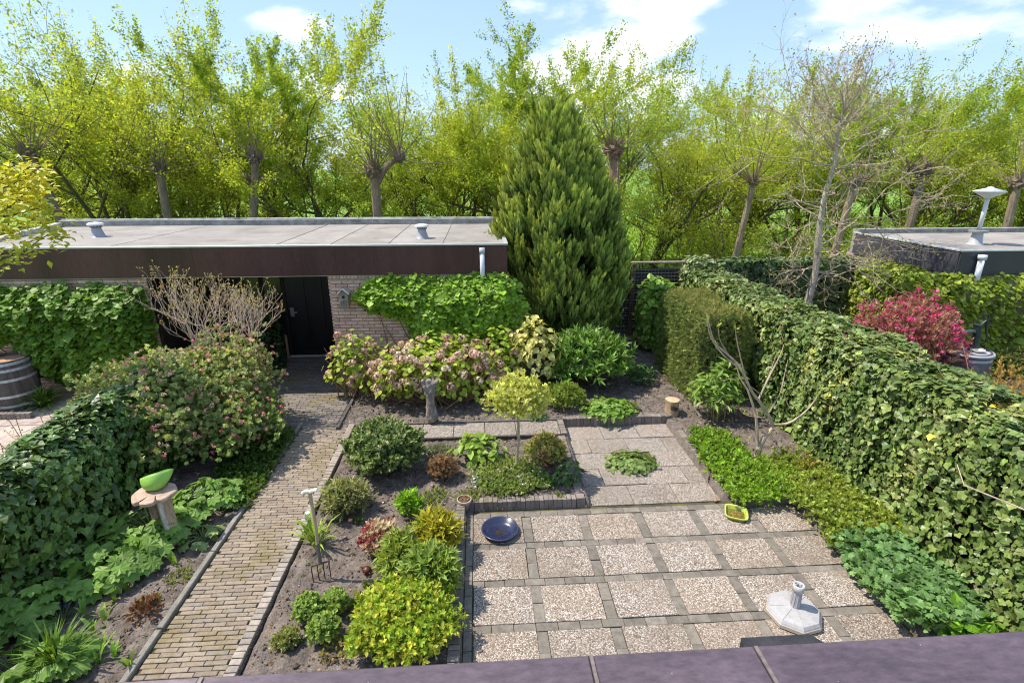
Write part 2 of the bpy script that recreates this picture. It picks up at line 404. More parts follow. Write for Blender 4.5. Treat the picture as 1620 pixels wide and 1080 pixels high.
def leaf_parts(parent, tm, pos, Rm, s, col, mat, n_ind, name='leaf', rest='foliage', facing=True, tip=None):
    "the leaves that show largest as objects of their own, the others joined"
    N = len(pos); s = np.broadcast_to(np.asarray(s, float), (N,)).copy()
    mask = np.zeros(N, bool)
    if n_ind:
        d = np.linalg.norm(pos - EYEV, axis=1); vd = (EYEV - pos) / d[:, None]
        sc = s / d
        if facing: sc = sc * (0.25 + np.abs((Rm[:, :, 2] * vd).sum(1)))
        out = norm(pos - pos.mean(0)); sc = sc * (1.0 + .8 * (out * vd).sum(1))
        pick = np.argsort(-sc)[:n_ind]; mask[pick] = True
        K = 6; order = pick[np.argsort(col[pick].sum(1))]
        for g in np.array_split(order, K):
            if not len(g): continue
            m = MB(); c = col[g].mean(0); m.V = []; m.add(tm[0], tm[1] if not isinstance(tm[1], list) else [list(f) for F in tm[1] for f in F], c)
            me = m.mesh(name, mat)
            for i in g:
                M4 = Matrix([[*(Rm[i, r] * s[i]), pos[i, r] - ORG[parent][r]] for r in range(3)] + [[0, 0, 0, 1]])
                o = bpy.data.objects.new(name, me); COL.objects.link(o); o.parent = parent; o.matrix_local = M4
    if (~mask).any():
        m = MB(); q = ~mask
        inst(m, tm, pos[q], Rm[q], s[q], col[q], None if tip is None else tip[q])
        m.build(rest, mat, parent, stuff=bool(n_ind))

def bush(name, label, cat, c, rx, ry, h, n, tm, size, pal, ind=0, up=0.5, lump=0.18, shell=0.45, mat=None, stems=8, stemcol=(.10, .07, .045), flow=None,
         low=-0.15, group=None, tip=None, freq=4.0, droop=0.0, leafname='leaf', sizevar=0.3, patch=.6, jit=.22, box_=0.0, root=None, lfreq=3.5, stem_r=0.006):
    c = np.asarray(c, float)
    e = root if root is not None else empty(name, c, label, cat, group)
    d = rand_dirs(int(n * 1.6)); d = d[d[:, 2] > low][:n]; n_ = len(d)
    if box_:                                      # squarer outline for clipped plants
        q = np.abs(d).max(1, keepdims=True); d2 = d / (q ** box_); 
    else: d2 = d
    r = shell + (1 - shell) * rng.uniform(0, 1, n_) ** 0.6
    r = np.where(rng.uniform(0, 1, n_) < .07, r * rng.uniform(1.0, 1.22, n_), r)
    L = 1 + lump * nfield(d, lfreq, zlib.crc32((label or name).encode()) % 1000) + lump * .5 * nfield(d, lfreq * 2.3, 5)
    P = d2 * (r * L)[:, None] * np.array([rx, ry, h * .60]) + c + np.array([0, 0, h * .42])
    k = P[:, 2] > c[2] + 0.01; P, d = P[k], d[k]; n_ = len(P)
    nn = d * 1.0 + np.array([0, 0, up]) + rng.normal(0, .45, (n_, 3))
    dd = d * .6 + rng.normal(0, .6, (n_, 3)) + np.array([0, 0, -droop])
    s = size * rng.uniform(1 - sizevar, 1 + sizevar, n_)
    col = colours(P, pal, len(name), freq, jit, patch)
    if len(tm) == 3: Rm = frames(rng.normal(0, 1, (n_, 3)), nn + np.array([0, 0, .2])); Rm = Rm[:, :, [0, 2, 1]]   # shoots point outwards
    else: Rm = frames(nn, dd)
    tp = None
    if tip is not None and len(tm) == 3: tp = colours(P, tip, 3, freq, jit, patch)
    leaf_parts(e, tm if tp is not None else tm[:2], P, Rm, s, col, mat or LEAF, ind, leafname, 'foliage', tip=tp)
    if stems:
        m = MB()
        for i in range(stems):
            t = P[rng.integers(n_)]; b = c + np.array([rng.normal(0, rx * .12), rng.normal(0, ry * .12), -.02])
            mid = b * .45 + t * .55 + np.array([0, 0, -h * .12])
            tube(m, [b, (b + mid) / 2 + rng.normal(0, .01, 3), mid, t], np.array([1.4, 1.1, .8, .35]) * stem_r, 5, stemcol)
        m.build('stem', TWIG, e)
    if flow:                                      # (template, size, palette, number, name)
        ft, fs, fp, fn, fname = flow[:5]
        d = rand_dirs(fn * 4); d = d[d[:, 2] > 0.0][:fn]
        L = 1 + lump * nfield(d, lfreq, zlib.crc32((label or name).encode()) % 1000)
        Pf = d * L[:, None] * np.array([rx, ry, h * .62]) * 1.02 + c + np.array([0, 0, h * .42])
        m = MB()
        Rf = frames(rng.normal(0, 1, (len(d), 3)), d + np.array([0, 0, .6]))[:, :, [0, 2, 1]]
        inst(m, ft, Pf, Rf, fs * rng.uniform(.7, 1.3, len(d)), colours(Pf, fp, 2, 9, .15, 0))
        m.build(fname, PETAL, e)
    return e

SPR_OVAL = sprig(T_OVAL, 7, 1.0, .55, 1.15, 1)
SPR_KITE = sprig(T_KITE, 8, 1.0, .5, 1.1, 2)
SPR_SMALL = sprig(T_KITE, 9, 1.0, .36, 1.2, 3)
SPR_NARROW = sprig(T_NARROW, 9, 1.0, .75, 1.0, 4)
SPR_ROUND = sprig(T_ROUND, 7, .8, .5, 1.3, 5)
def blossom(k=14, seed=3, petal=.42, flat=.55):
    r = np.random.default_rng(seed); m = MB()
    d = norm(r.normal(0, 1, (k, 3)) + np.array([0, 0, .5])); P = d * np.array([.5, .5, .5 * flat])
    inst(m, T_ROUND, P, frames(d, r.normal(0, 1, (k, 3))), petal, np.ones((k, 3)))
    return (np.concatenate(m.V), np.concatenate(m.F), np.zeros(k * 7))
BLOSSOM = blossom()
HEAD = blossom(34, 8, .30, .75)

# ------------------------------------------------------------------ pieces (bricks, tiles, slats)
BOXES = {}
def boxmesh(size, col, mat, name, ch):
    key = (tuple(round(v, 3) for v in size), tuple(round(v, 3) for v in col), mat.name, name)
    if key not in BOXES:
        m = MB(); sx, sy, sz = size; box(m, -sx / 2, sx / 2, -sy / 2, sy / 2, -sz / 2, sz / 2, col, ch); BOXES[key] = m.mesh(name, mat)
    return BOXES[key]
def pieces(parent, name, specs, mat, pal, limit=300, ch=0.004, rest=None):
    "specs: (centre, size, rot)"
    cs = np.array([s[0] for s in specs], float)
    d = np.linalg.norm(cs - EYEV, axis=1) / np.array([max(s[1]) for s in specs])
    order = np.argsort(d); m = MB()
    for q, i in enumerate(order):
        c, size, rot = specs[i]; col = pal[rng.integers(len(pal))]
        if q < limit:
            put(name, boxmesh(size, col, mat, name, ch), parent, c, rot)
        else: rbox(m, c, size, rot, col, ch)
    if m.n: m.build(rest or name, mat, parent, stuff=True)

# ================================================================== THE SETTING
# ---- far ground: one sheet to the horizon
mb = MB(); mb.add([(-500, -60, -.16), (500, -60, -.16), (500, 900, -.16), (-500, 900, -.16)], np.array([(0, 1, 2, 3)]))
tag(mb.build('meadow', MEADOW), kind='structure')

# patio and path extents (x0, x1, y0, y1)
PATIO = (-.22, 3.89, .8, 5.42); UPPER = (1.30, 3.02, 5.42, 7.50); PATH = (-2.90, -2.02, .8, 7.6); YARD = (-3.9, -2.30, 7.6, 9.4)
def in_rect(x, y, r, g=0.0): return (x > r[0] - g) & (x < r[1] + g) & (y > r[2] - g) & (y < r[3] + g)
def soil_h(x, y):
    P = np.stack([x, y, np.zeros_like(x)], -1)
    h = .085 + .014 * nfield(P, 3, 1) + .014 * nfield(P, 11, 2) + .013 * nfield(P, 29, 3) + .010 * nfield(P, 62, 4)
    h = h + np.where(y > 7.6, .035, 0) + np.where(x < -2.9, .01, 0)
    return h
xs = np.arange(-4.75, 6.0, .032); ys = np.arange(1.0, 12.3, .032)
XX, YY = np.meshgrid(xs, ys); x = XX.ravel(); y = YY.ravel()
h = soil_h(x, y) + rng.normal(0, .0045, len(x))
h[in_rect(x, y, PATIO, .0) | in_rect(x, y, UPPER, .0)] = -.09
h[in_rect(x, y, PATH) | in_rect(x, y, YARD)] = 0.02
h[in_rect(x, y, (-9, -2.6, 9.25, 12))] = .0
nx, ny = len(xs), len(ys)
i = (np.arange(ny - 1)[:, None] * nx + np.arange(nx - 1)[None]).ravel()
mb = MB(); mb.add(np.stack([x, y, h], 1), np.stack([i, i + 1, i + nx + 1, i + nx], 1))
soil = tag(mb.build('soil', SOIL, smooth=True), kind='structure')
# crumbs of earth, twigs and dead leaves lying on it
def free(x, y): return ~(in_rect(x, y, PATIO, .03) | in_rect(x, y, UPPER, .06) | in_rect(x, y, PATH, .05) | in_rect(x, y, YARD, .0) | (y > 9.2) & (x < .6))
n = 30000; x = rng.uniform(-4.3, 4.6, n); y = rng.uniform(2.6, 9.6, n); k = free(x, y); x, y = x[k], y[k]
ico = (np.array([(0, 0, 1), (1, 0, 0), (0, 1, 0), (-1, 0, 0), (0, -1, 0), (0, 0, -1)], float), np.array([(0, 1, 2), (0, 2, 3), (0, 3, 4), (0, 4, 1), (5, 2, 1), (5, 3, 2), (5, 4, 3), (5, 1, 4)]))
P = np.stack([x, y, soil_h(x, y) + .002], 1); mb = MB()
inst(mb, ico, P, frames(rand_dirs(len(P)), rand_dirs(len(P))), rng.exponential(.0075, len(P)).clip(.003, .034), np.exp(rng.normal(0, .45, len(P)))[:, None] * np.array([[1, .97, .94]]))
o = tag(mb.build('earth_crumbs', CLOD), 'loose crumbs of dark earth lying over the flower beds', 'soil', kind='stuff')
n = 5200; x = rng.uniform(-4.2, 4.5, n); y = rng.uniform(2.8, 9.6, n); k = free(x, y) | (rng.uniform(0, 1, n) < .0); x, y = x[k], y[k]
P = np.stack([x, y, soil_h(x, y) + .008], 1); mb = MB()
nn = rng.normal(0, .35, (len(P), 3)) + np.array([0, 0, 1])
inst(mb, T_OVAL, P, frames(nn, rand_dirs(len(P))), rng.uniform(.015, .045, len(P)), colours(P, [((.20, .11, .05), 2), ((.12, .07, .035), 3), ((.32, .22, .12), 1)], 3, 3, .3, .2))
tag(mb.build('leaf_litter', LEAF), 'small dead brown leaves scattered over the soil of the beds', 'dead leaves', kind='stuff')

n = 1500; x = rng.uniform(-4.1, 4.3, n); y = rng.uniform(3.0, 9.2, n); k = free(x, y) & (nfield(np.stack([x, y, x * 0], 1), 1.6, 77) + rng.normal(0, .3, n) > .25); x, y = x[k], y[k]
P = np.stack([x, y, soil_h(x, y) + .004], 1); Pq = np.repeat(P, 7, 0); Pq[:, :2] += rng.normal(0, .012, (len(Pq), 2)); mb = MB()
inst(mb, T_KITE, Pq, frames(rng.normal(0, .5, (len(Pq), 3)) + [0, 0, 1], rng.normal(0, 1, (len(Pq), 3)) + [0, 0, .3]), rng.uniform(.010, .032, len(Pq)), colours(Pq, [((.10, .18, .03), 2), ((.17, .25, .06), 1), ((.22, .24, .08), .7)], 5, 3, .25))
tag(mb.build('seedlings', LEAF), 'tiny green seedlings and weeds sprinkled over the open soil', 'weeds', kind='stuff')

# ---- garden path
e = empty('garden_path', (-2.46, 5, .09), kind='structure')
mb = MB(); mb.add([(-2.93, .8, .084), (-2.03, .8, .084), (-2.03, 7.62, .084), (-2.93, 7.62, .084)], np.array([(0, 1, 2, 3)])); mb.build('joint_sand', JOINT, e)
pal = [(.25, .20, .15), (.27, .215, .165), (.215, .172, .135), (.29, .235, .18), (.235, .198, .16)]
sp = []; y = .85; row = 0
while y < 7.6:
    off = [0, .095, .03, .13][row % 4]; x = -2.855 - (.19 - off)
    while x < -2.13:
        x0 = max(x, -2.855); x1 = min(x + .19, -2.135)
        if x1 - x0 > .03:
            dip = -.012 * math.exp(-((x0 + x1) / 2 + 2.5) ** 2 / .05) * (.5 + .5 * math.sin(y * 1.3))
            sp.append((((x0 + x1) / 2, y + .024 + random.gauss(0, .0008), .066 + dip * .3 + random.gauss(0, .0018)), (x1 - x0 - .006, .0435, .07), (random.gauss(0, .012), random.gauss(0, .008), random.gauss(0, .008))))
        x += .19
    y += .0495; row += 1
pieces(e, 'brick', sp, PAVER, pal, 300, .004, 'brick_field')
sp = []; y = .8
while y < 7.6:
    sp.append(((-2.085, y + .03, .073 + random.gauss(0, .002)), (.095, .058, .09), (random.gauss(0, .01), random.gauss(0, .01), random.gauss(0, .015)))); y += .0655
pieces(e, 'edging_brick', sp, PAVER, [(.30, .26, .23), (.26, .225, .20), (.34, .29, .25)], 110)
sp = []; y = .8
while y < 7.6:
    sp.append(((-2.90, y + .49, .07 + random.gauss(0, .002)), (.055, .97, .12), (0, random.gauss(0, .01), random.gauss(0, .002)))); y += .985
pieces(e, 'kerb_stone', sp, BAND, [(.20, .185, .16), (.23, .21, .19)], 20, .006)
# green tufts in the joints
n = 1100; x = rng.uniform(-2.86, -2.1, n); y = .85 + rng.integers(40, 136, n) * .0495; f = nfield(np.stack([x, y, x * 0], 1), 2.2, 3) + rng.normal(0, .3, n); k = f > .35; x, y = x[k], y[k]
P = np.stack([x, y, np.full(len(x), .093)], 1); mb = MB()
Pq = np.repeat(P, 6, 0) + rng.normal(0, .008, (len(P) * 6, 3)) * np.array([2.5, .5, 0])
inst(mb, T_NARROW, Pq, frames(rand_dirs(len(Pq)), rng.normal(0, .5, (len(Pq), 3)) + np.array([0, 0, 1])), rng.uniform(.008, .022, len(Pq)), colours(Pq, [((.10, .13, .03), 1), ((.16, .14, .03), 1)], 1, 3, .2))
tag(mb.build('moss', LEAF), 'small green moss tufts in the joints of the brick path', 'moss', kind='stuff')

# ---- wider paving before the shed opening
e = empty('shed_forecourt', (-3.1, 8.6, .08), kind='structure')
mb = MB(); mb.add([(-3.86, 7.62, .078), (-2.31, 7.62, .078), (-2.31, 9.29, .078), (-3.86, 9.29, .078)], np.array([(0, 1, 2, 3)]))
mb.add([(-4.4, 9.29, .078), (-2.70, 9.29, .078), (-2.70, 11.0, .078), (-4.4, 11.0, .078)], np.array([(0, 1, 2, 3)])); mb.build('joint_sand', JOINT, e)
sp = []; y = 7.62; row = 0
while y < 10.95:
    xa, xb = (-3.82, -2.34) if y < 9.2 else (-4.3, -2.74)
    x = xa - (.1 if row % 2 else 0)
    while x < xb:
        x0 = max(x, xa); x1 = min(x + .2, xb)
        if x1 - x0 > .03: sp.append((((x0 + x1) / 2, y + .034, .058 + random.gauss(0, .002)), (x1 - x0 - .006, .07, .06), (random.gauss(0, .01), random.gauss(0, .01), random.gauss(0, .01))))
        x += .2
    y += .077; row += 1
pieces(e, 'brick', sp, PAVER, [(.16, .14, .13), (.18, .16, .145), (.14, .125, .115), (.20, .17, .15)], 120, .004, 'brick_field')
sp = [((-2.27, 7.55 + q * .21, .09), (.05, .2, .12), (0, 0, random.gauss(0, .01))) for q in range(8)] + [((-2.62 + .0, 9.22, .09), (.7, .05, .12), (0, 0, 0))]
pieces(e, 'kerb_stone', sp[:8], BAND, [(.10, .09, .085)], 20)
# pebbles along its left side
n = 1500; x = rng.uniform(-4.15, -3.9, n) - .0; y = rng.uniform(7.9, 10.4, n); x = x + (8.0 - y).clip(-2.4, 0) * .12 + .05
P = np.stack([x, y, .10 + rng.uniform(0, .02, n)], 1); mb = MB()
inst(mb, ico, P, frames(rand_dirs(n), rand_dirs(n)), rng.uniform(.008, .022, n), colours(P, [((.45, .43, .42), 1), ((.28, .26, .27), 1), ((.6, .58, .55), .6)], 4, 9, .2, 0))
tag(mb.build('pebbles', CLOD), 'strip of pale pebbles beside the dark paving before the shed opening', 'pebbles', kind='stuff')

# ---- patio
e = empty('patio', (1.8, 4, 0), kind='structure')
mb = MB(); mb.add([(-.24, .8, -.018), (3.92, .8, -.018), (3.92, 5.45, -.018), (-.24, 5.45, -.018)], np.array([(0, 1, 2, 3)])); mb.build('joint_sand', JOINT, e)
sp = []; band = []
TW, TD, PX, PYY, X0, Y0 = .572, .447, .681, .545, -.125, 5.265
for r_ in range(9):
    for c_ in range(6):
        y1 = Y0 - r_ * PYY; x0 = X0 + c_ * PX
        w = TW if c_ < 5 else .56
        sp.append(((x0 + w / 2 + random.gauss(0, .003), y1 - TD / 2 + random.gauss(0, .003), -.025 + random.gauss(0, .0025)), (w, TD, .05), (random.gauss(0, .005), random.gauss(0, .005), random.gauss(0, .006))))
        for q in range(2):
            band.append(((x0 + w + (PX - w) / 2, y1 - TD * (.25 + .5 * q), -.030 + random.gauss(0, .002)), ((PX - w) - .008, TD / 2 - .005, .05), (0, random.gauss(0, .01), random.gauss(0, .008)))) if c_ < 5 else None
    yb = Y0 - r_ * PYY - TD - (PYY - TD) / 2
    x = -.13 - random.uniform(0, .15)
    while x < 3.86:
        xa = max(x, -.13); L = .205; xb = min(x + L, 3.87)
        if xb - xa > .04: band.append((((xa + xb) / 2, yb, -.030 + random.gauss(0, .002)), (xb - xa - .005, PYY - TD - .010, .05), (random.gauss(0, .01), 0, random.gauss(0, .006))))
        x += L
x = -.13
while x < 3.86:
    band.append(((x + .1, 5.325, -.03 + random.gauss(0, .002)), (.2, .095, .05), (0, 0, random.gauss(0, .006)))); x += .205
y = .8
while y < 5.4:
    band.append(((-.175, y + .1, -.03 + random.gauss(0, .002)), (.075, .2, .05), (0, 0, random.gauss(0, .006)))); y += .205
pieces(e, 'tile', sp, TILE, [(1, 1, 1), (.90, .89, .87), (1.06, 1.04, 1.01), (.80, .77, .74), (.97, .94, .90)], 60, .003)
pieces(e, 'joint_brick', band, BAND, [(.165, .145, .122), (.18, .158, .133), (.148, .13, .11), (.20, .175, .147)], 300, .003, 'joint_brick_field')

# ---- upper sitting place, tiles laid close
e = empty('upper_terrace', (2.1, 6.4, 0), kind='structure')
mb = MB(); mb.add([(1.3, 5.40, -.022), (3.06, 5.40, -.022), (3.06, 7.53, -.022), (1.3, 7.53, -.022)], np.array([(0, 1, 2, 3)])); mb.build('joint_sand', JOINT, e)
sp = []
for r_ in range(5):
    off = .28 if r_ % 2 else 0; x = 1.31 - off
    while x < 3.0:
        xa = max(x, 1.31); xb = min(x + .575, 3.0); ya = 5.43 + r_ * .414
        if xb - xa > .05 and not (r_ == 2 and 1.9 < (xa + xb) / 2 < 2.4):
            sp.append((((xa + xb) / 2, ya + .203, -.026 + random.gauss(0, .003)), (xb - xa - .008, .404, .05), (random.gauss(0, .006), random.gauss(0, .006), random.gauss(0, .004))))
        x += .575
pieces(e, 'tile', sp, TILE2, [(1, 1, 1), (.92, .9, .88), (1.08, 1.05, 1.03)], 60, .003)
# ---- strip of pebble tiles between the beds
e = empty('tile_strip', (0, 7.4, .12), kind='structure')
sp = [((-1.42 + .485 * q + .24, 7.28, .10 + random.gauss(0, .002)), (.475, .44, .05), (random.gauss(0, .004), random.gauss(0, .004), random.gauss(0, .004))) for q in range(5)]
sp.append(((1.09, 7.28, .10), (.21, .44, .05), (0, 0, 0)))
pieces(e, 'tile', sp, TILE2, [(1, 1, 1), (.9, .88, .86)], 20, .003)
sp = [((-1.30 + .25 * q, 7.53, .10), (.24, .04, .09), (0, 0, random.gauss(0, .01))) for q in range(11)]
pieces(e, 'kerb_stone', sp, BAND, [(.13, .115, .10)], 20)
sp = [((-1.25 + .25 * q, 7.035, .09), (.24, .04, .09), (0, 0, random.gauss(0, .01))) for q in range(10)]
pieces(e, 'edge_plank', sp, BAND, [(.07, .06, .05)], 20)

# ---- low brick edgings that hold the beds (soldier bricks)
EDGE = [(.17, .145, .13), (.20, .17, .15), (.145, .125, .115), (.235, .20, .175)]
def soldier(label, p0, p1, top, wide=.10, hgt=.17):
    p0 = np.array(p0, float); p1 = np.array(p1, float); L = np.linalg.norm(p1 - p0); a = math.atan2(*(p1 - p0)[::-1])
    e = empty('bed_edging', (*((p0 + p1) / 2), top - hgt), label, 'edging wall')
    n_ = int(L / .056); sp = []
    for q in range(n_):
        p = p0 + (p1 - p0) * (q + .5) / n_
        sp.append(((p[0], p[1], top - hgt / 2 + random.gauss(0, .003)), (L / n_ - .005, wide, hgt), (random.gauss(0, .012), random.gauss(0, .02), a + random.gauss(0, .015))))
    pieces(e, 'brick', sp, PAVER, EDGE, 120)
soldier('low soldier brick edging along the left side of the patio', (-.285, .8), (-.285, 5.40), .118)
soldier('low soldier brick edging above the patio behind the blue bowl', (-.235, 5.47), (1.14, 5.47), .118)
soldier('low brick edging between the flower bed and the left side of the upper terrace', (1.20, 5.42), (1.20, 7.02), .122)
soldier('short mossy brick edging by the end of the tile strip at the upper terrace', (1.25, 7.06), (1.25, 7.50), .135, .09)
soldier('brick edging with a shaded face along the back of the upper terrace', (1.30, 7.56), (3.10, 7.56), .145)
soldier('sloping brick edging along the right side of the upper terrace', (3.08, 5.45), (3.08, 7.50), .10, .09)
e = empty('bed_edging', (3.45, 5.36, 0), 'thin concrete kerb behind the green tray at the right end of the patio', 'edging wall')
pieces(e, 'kerb_stone', [((3.14 + q * .25 + .12, 5.34, .0), (.245, .045, .12), (0, 0, random.gauss(0, .01))) for q in range(3)] + [((3.915, 5.2 - q * .5, -.02), (.04, .49, .10), (0, 0, 0)) for q in range(9)], BAND, [(.17, .15, .13)], 30)

# ---- the neighbours' ground
mb = MB(); mb.add([(-14, 3.2, .02), (-4.75, 3.2, .02), (-4.75, 9.25, .02), (-14, 9.25, .02)], np.array([(0, 1, 2, 3)]))
tag(mb.build('lawn_ground', MEADOW), kind='structure')
e = empty('neighbour_paving', (-7, 7.6, .03), kind='structure')
sp = []
for r_ in range(6):
    for c_ in range(13): sp.append(((-5.1 - c_ * .505 - .25, 6.65 + r_ * .455 + .22, .03 + random.gauss(0, .002)), (.5, .45, .05), (0, 0, random.gauss(0, .003))))
pieces(e, 'tile', sp, BAND, [(.42, .34, .30), (.45, .37, .33), (.38, .31, .28)], 90, .003)
mb = MB(); mb.add([(5.3, 1, .03), (16, 1, .03), (16, 12.2, .03), (5.3, 12.2, .03)], np.array([(0, 1, 2, 3)]))
tag(mb.build('neighbour_soil', SOIL), kind='structure')
def grass(name, label, x0, x1, y0, y1, z, n, s, pal):
    P = np.stack([rng.uniform(x0, x1, n), rng.uniform(y0, y1, n), np.full(n, z)], 1); m = MB()
    inst(m, T_NARROW, P, frames(rand_dirs(n), rng.normal(0, .35, (n, 3)) + np.array([0, 0, 1])), s * rng.uniform(.5, 1.4, n), colours(P, pal, 7, 1.2, .2))
    tag(m.build(name, LEAF), label, 'grass', kind='stuff')
grass('lawn', 'bright green lawn of the left garden beyond the ivy hedge', -9, -4.9, 3.3, 6.6, .02, 14000, .05, [((.16, .27, .02), 2), ((.24, .33, .03), 2), ((.10, .20, .02), 1)])
grass('tall_grass', 'rough bright green grass of the meadow beyond the fence', -34, 40, 13.5, 46, -.16, 26000, .34, [((.17, .30, .02), 2), ((.25, .38, .04), 2), ((.10, .22, .02), 1)])

# ================================================================== BUILDINGS
def brick_face(parent, x0, x1, y, z0, z1, pal, limit, holes=lambda x, z: False, axis='x', face=-1, rest='brick_field'):
    "running-bond bricks standing 6 mm proud of the mortar"
    sp = []; row = 0; z = z0; bl, bh = .21, .052
    while z + bh < z1:
        u = x0 - (.105 if row % 2 else 0)
        while u < x1:
            a = max(u, x0); b_ = min(u + bl, x1)
            if b_ - a > .04 and not holes((a + b_) / 2, z):
                c = ((a + b_) / 2, y, z + bh / 2) if axis == 'x' else (y, (a + b_) / 2, z + bh / 2)
                sz = (b_ - a - .010, .03, bh) if axis == 'x' else (.03, b_ - a - .010, bh)
                sp.append((tuple(np.array(c) + np.array([0, random.gauss(0, .0012), 0])), sz, (0, 0, 0)))
            u += bl + .0
        z += .0635; row += 1
    pieces(parent, 'brick', sp, BRICK, pal, limit, .003, rest)
SB = [(.64, .40, .31), (.68, .45, .35), (.56, .36, .28), (.70, .50, .39), (.60, .41, .34), (.48, .31, .25)]
ZT, ZB = 2.73, 2.19
shed = empty('brick_shed', (-4, 9.3, 0), 'long flat roofed brick shed with dark brown fascia and open passage', 'shed')
w = empty('wall', (-1.1, 9.3, 0)); w.parent = shed; w.location = np.array(w.location) - ORG[shed]
mb = MB(); box(mb, -2.68, .44, 9.34, 12.9, -.1, ZB - .002); mb.build('mortar', MORTAR, w)
brick_face(w, -2.68, .44, 9.325, .0, ZB - .07, SB, 255)
pieces(w, 'soldier_brick', [((-2.65 + q * .0635, 9.325, ZB - .037), (.054, .03, .062), (0, 0, 0)) for q in range(49)], BRICK, SB, 0)
brick_face(w, 9.34, 12.9, .455, .0, ZB, SB, 0, axis='y', rest='side_brick_field')
brick_face(w, 9.34, 11.05, -2.695, .08, ZB, SB, 0, axis='y', rest='passage_brick_field')
w = empty('wall', (-7, 9.3, 0)); w.parent = shed; w.location = np.array(w.location) - ORG[shed]
mb = MB(); box(mb, -8.95, -5.80, 9.34, 12.9, -.1, ZB - .002); mb.build('mortar', MORTAR, w)
brick_face(w, -8.95, -5.80, 9.325, .0, ZB, SB, 45)
mb = MB(); box(mb, -5.79, -5.74, 9.32, 9.40, .05, ZB - .004, (.03, .018, .015)); box(mb, -5.79, -5.77, 9.40, 11.0, .05, ZB - .004, (.03, .02, .016)); mb.build('door_frame', DARKWOOD, shed)
# passage: back boards, olive panes, black door
mb = MB(); box(mb, -5.76, -2.70, 11.06, 11.12, .0, ZB - .004, (.010, .008, .007)); mb.build('back_wall', DARKWOOD, shed)
sp = [((-5.66 + q * .145, 11.045, 1.1), (.138, .02, 2.1), (0, 0, 0)) for q in range(9)]
pieces(shed, 'board', sp, DARKWOOD, [(.018, .014, .011), (.022, .017, .013)], 20)
for xa, xb in ((-5.05, -4.62), (-4.52, -4.18)):
    mb = MB(); box(mb, xa, xb, 11.01, 11.03, 1.35, 2.15, (.008, .0075, .004)); mb.build('window_pane', GLAZE, shed)
mb = MB(); box(mb, -4.16, -4.10, 10.98, 11.04, .08, 2.18, (.02, .016, .013)); box(mb, -2.80, -2.74, 10.98, 11.04, .08, 2.18, (.02, .016, .013)); mb.build('door_frame', DARKWOOD, shed)
mb = MB(); box(mb, -4.09, -2.81, 10.99, 11.03, .12, 2.17, (.5, .45, .4), .004); door = mb.build('door', BLACK, shed)
for q in range(3):
    mb = MB(); box(mb, -3.98 + q * .37, -3.70 + q * .37, 10.975, 10.989, .3, 2.0, (1.2, 1, .9), .004); mb.build('door_panel', BLACK, door)
mb = MB(); tube(mb, [(-4.0, 10.985, 1.08), (-4.0, 10.93, 1.08), (-3.88, 10.93, 1.08)], .012, 8, (.6, .6, .6)); box(mb, -4.04, -3.96, 10.968, 10.974, .98, 1.18, (.5, .5, .5)); mb.build('handle', TRIM, door)
mb = MB(); box(mb, -4.15, -2.75, 10.90, 10.97, .07, .115, (1.35, 1.3, 1.2), .005); mb.build('threshold', TRIM, shed)
mb = MB(); box(mb, -4.17, -4.13, 10.80, 10.84, .08, .62, (.42, .22, .14), .003); mb.build('post', WOOD, shed)
# roof slab
def prism(mb, pts, z0, z1, col=(1, 1, 1)):
    k = len(pts); V = [(x, y, z0) for x, y in pts] + [(x, y, z1) for x, y in pts]
    mb.add(V, [tuple(range(k))[::-1], tuple(range(k, 2 * k))] + [(i, (i + 1) % k, k + (i + 1) % k, k + i) for i in range(k)], col)
XL0, XL1, XR, YF, YB = -8.75, -9.85, .49, 9.26, 13.15
mb = MB(); prism(mb, [(XL0 + .03, YF + .05), (XR - .03, YF + .05), (XR - .03, YB - .05), (XL1 + .03, YB - .05)], ZB + .02, ZT - .045); roof = mb.build('roof', ROOF, shed)
xsR = [-8.9, -6.4, -3.6, -2.65, -1.63, -.66, .44]
sp = []
for a_, b_ in zip(xsR[:-1], xsR[1:]):
    y1 = YB - .18; sp.append((((a_ + b_) / 2, (YF + .07 + y1) / 2, ZT - .040 + random.uniform(0, .006)), (b_ - a_ + .02, y1 - YF - .07, .012), (0, random.gauss(0, .002), 0)))
sp2 = []
for (c, s_, r_) in sp:
    sp2.append(((c[0], c[1] - .02, c[2]), s_, r_))
m_ = [(1, 1, 1), (.93, .92, .91), (1.06, 1.05, 1.05), (.97, .95, .93)]
for q, (c, s_, r_) in enumerate(sp2): put('roofing_sheet', boxmesh(s_, m_[q % 4], ROOF, 'roofing_sheet', .003), roof, c, r_)
mb = MB()
for a_ in xsR[1:-1]: tube(mb, [(a_ + .0, YF + .09, ZT - .029), (a_ + .01 * random.uniform(-1, 1), (YF + YB) / 2, ZT - .028), (a_, YB - .2, ZT - .029)], .004, 4, (.5, .48, .45))
mb.build('roof_seam', ROOF, roof)
mb = MB(); prism(mb, [(XL1 + .1, YB - .17), (XR - .02, YB - .17), (XR - .02, YB), (XL1, YB)], ZT - .05, ZT + .09)
prism(mb, [(XL1 + .02, YB - .18), (XL1 + .17, YB - .18), (XL0 + .2, YF + .12), (XL0 + .06, YF + .12)], ZT - .05, ZT + .05, (1.5, 1.5, 1.5)); mb.build('roof_upstand', UPSTAND, roof)
mb = MB(); tube(mb, [(XL1 + .06, YB - .01, ZT + .10), (-5, YB - .01, ZT + .105), (XR, YB - .01, ZT + .10)], .022, 6, (1.6, 1.6, 1.6)); mb.build('back_trim', UPSTAND, roof)
mb = MB(); xf = [XL0, -7.33, -4.92, -2.51, -.10, XR]
